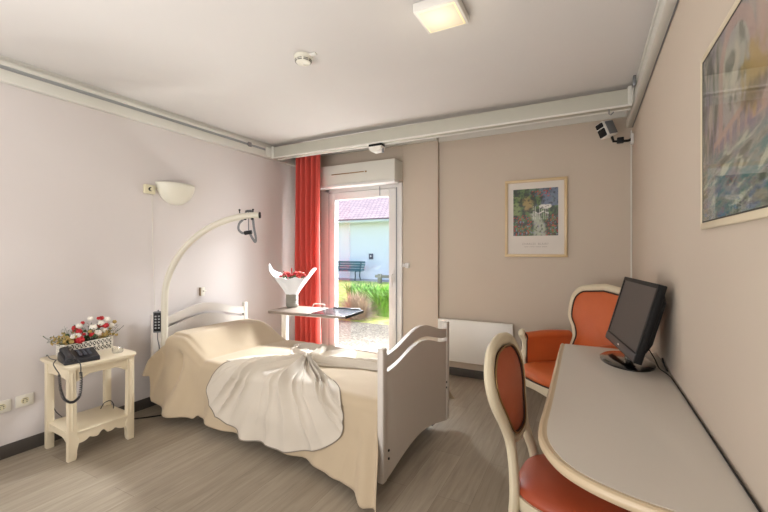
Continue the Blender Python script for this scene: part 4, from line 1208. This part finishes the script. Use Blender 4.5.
def strap_plant(name, label, cx, cy, rad, hgt, n, seed, m, cat='shrub', grp=None):
    random.seed(seed); mb = MB()
    for k in range(n):
        a = random.uniform(0, 2*PI); r0 = rad*.75*math.sqrt(random.random()); b0 = V((cx+r0*math.cos(a), cy+r0*math.sin(a)*.7, GZ-.01))
        an = random.uniform(0, 2*PI); le = random.uniform(.45, 1)*hgt; out = random.uniform(.25, .75)*le
        d = V((math.cos(an), math.sin(an), 0)); sd_ = V((-math.sin(an), math.cos(an), 0)); w_ = random.uniform(.014, .026)
        prev = None
        for q in range(6):
            f = q/5; c = b0 + d*out*f**1.6 + V((0, 0, le*(1.25*f-.35*f*f)))
            ww = w_*(1-f)**.6*(.6+.8*f) if q < 5 else .001
            cur = (mb.bm.verts.new(c-sd_*ww), mb.bm.verts.new(c+sd_*ww))
            if prev: mb.bm.faces.new((prev[0], prev[1], cur[1], cur[0]))
            prev = cur
    return solo(name, mb, m, label, cat, grp, smooth=0)
strap_plant('leafy_plant', 'bright green strap-leaved clump behind the dry bush in the garden', -4.52, 7.9, .55, .70, 420, 5, M['strap'])
strap_plant('leafy_plant', 'bright green strap-leaved clump at the right of the garden view', -3.72, 7.38, .42, .76, 360, 6, M['strap'])
strap_plant('leafy_plant', 'darker green strap-leaved clump low behind the other garden plants', -5.3, 8.9, .6, .66, 300, 8, M['strap2'])
random.seed(21); mb = MB()
for k in range(1300):
    a = random.uniform(0, 2*PI); el = random.uniform(.05, 1.45); L_ = random.uniform(.40, .66)
    d = V((math.cos(a)*math.cos(el)*1.05, math.sin(a)*math.cos(el), math.sin(el))); b0 = V((-4.15+random.uniform(-.1, .1), 6.72+random.uniform(-.1, .1), GZ))
    p1_ = b0+d*L_*.55+V((0, 0, .03)); p2_ = b0+d*L_+V((random.uniform(-.05, .05), random.uniform(-.05, .05), random.uniform(-.06, .03)))
    s_ = V((-math.sin(a), math.cos(a), 0))*.006
    v = [mb.bm.verts.new(q) for q in (b0-s_, b0+s_, p1_+s_, p1_-s_, p2_)]
    mb.bm.faces.new((v[0], v[1], v[2], v[3])); mb.bm.faces.new((v[3], v[2], v[4]))
solo('dry_bush', mb, M['twig'], 'rounded dry brownish bush at the edge of the gravel yard', 'bush', smooth=0)

# ------------------------------------------------------------------ light
W_ = bpy.data.worlds.new('world'); S.world = W_; W_.use_nodes = True
N, L = W_.node_tree.nodes, W_.node_tree.links
sky = N.new('ShaderNodeTexSky'); sky.sky_type = 'NISHITA'; sky.sun_disc = False; sky.sun_elevation = R(55); sky.sun_rotation = R(60)
L.new(sky.outputs[0], N['Background'].inputs[0]); N['Background'].inputs[1].default_value = .32
def lamp(name, kind, loc, target, energy, col, **k):
    d = bpy.data.lights.new(name, kind); d.energy = energy; d.color = col
    for a, v in k.items(): setattr(d, a, v)
    o = bpy.data.objects.new(name, d); COL.objects.link(o); o.location = loc
    dv = V(target)-V(loc); o.rotation_euler = dv.to_track_quat('-Z', 'Y').to_euler()
    return o
lamp('sun', 'SUN', (2, 8, 9), (-1.6, 3.5, 0), 3.0, (1, .95, .86), angle=R(2))
lamp('daylight_through_door', 'AREA', (-2.3, 4.85, 2.62), (-1.9, 2.2, .3), 420, (.96, .98, 1), shape='RECTANGLE', size=2.0, size_y=.7, spread=R(120))
lamp('daylight_from_garden', 'AREA', (.3, 5.6, 2.0), (-3.2, 3.2, 1.3), 300, (.95, .975, 1), shape='RECTANGLE', size=3.2, size_y=2.4, spread=R(170))
lamp('ground_reflection', 'AREA', (-2.4, 4.33, .04), (-2.0, 3.2, 1.6), 45, (1, .985, .96), shape='RECTANGLE', size=.9, size_y=.1)
lamp('room_fill', 'AREA', (-1.3, -1.4, 1.7), (-1.6, 3, 1.2), 17, (1, .99, .98), shape='RECTANGLE', size=3.0, size_y=1.4)
lamp('ceiling_bounce', 'AREA', (-1.5, -.7, .9), (-1.7, .6, 2.55), 44, (1, .99, .98), shape='RECTANGLE', size=2.4, size_y=1.0)
lamp('ceiling_glow', 'POINT', (-.66, 1.885, 2.40), (0, 0, 0), .7, (1, .88, .68), shadow_soft_size=.1)

S.view_settings.view_transform = 'Standard'
S.view_settings.look = 'None'
S.view_settings.exposure = .45
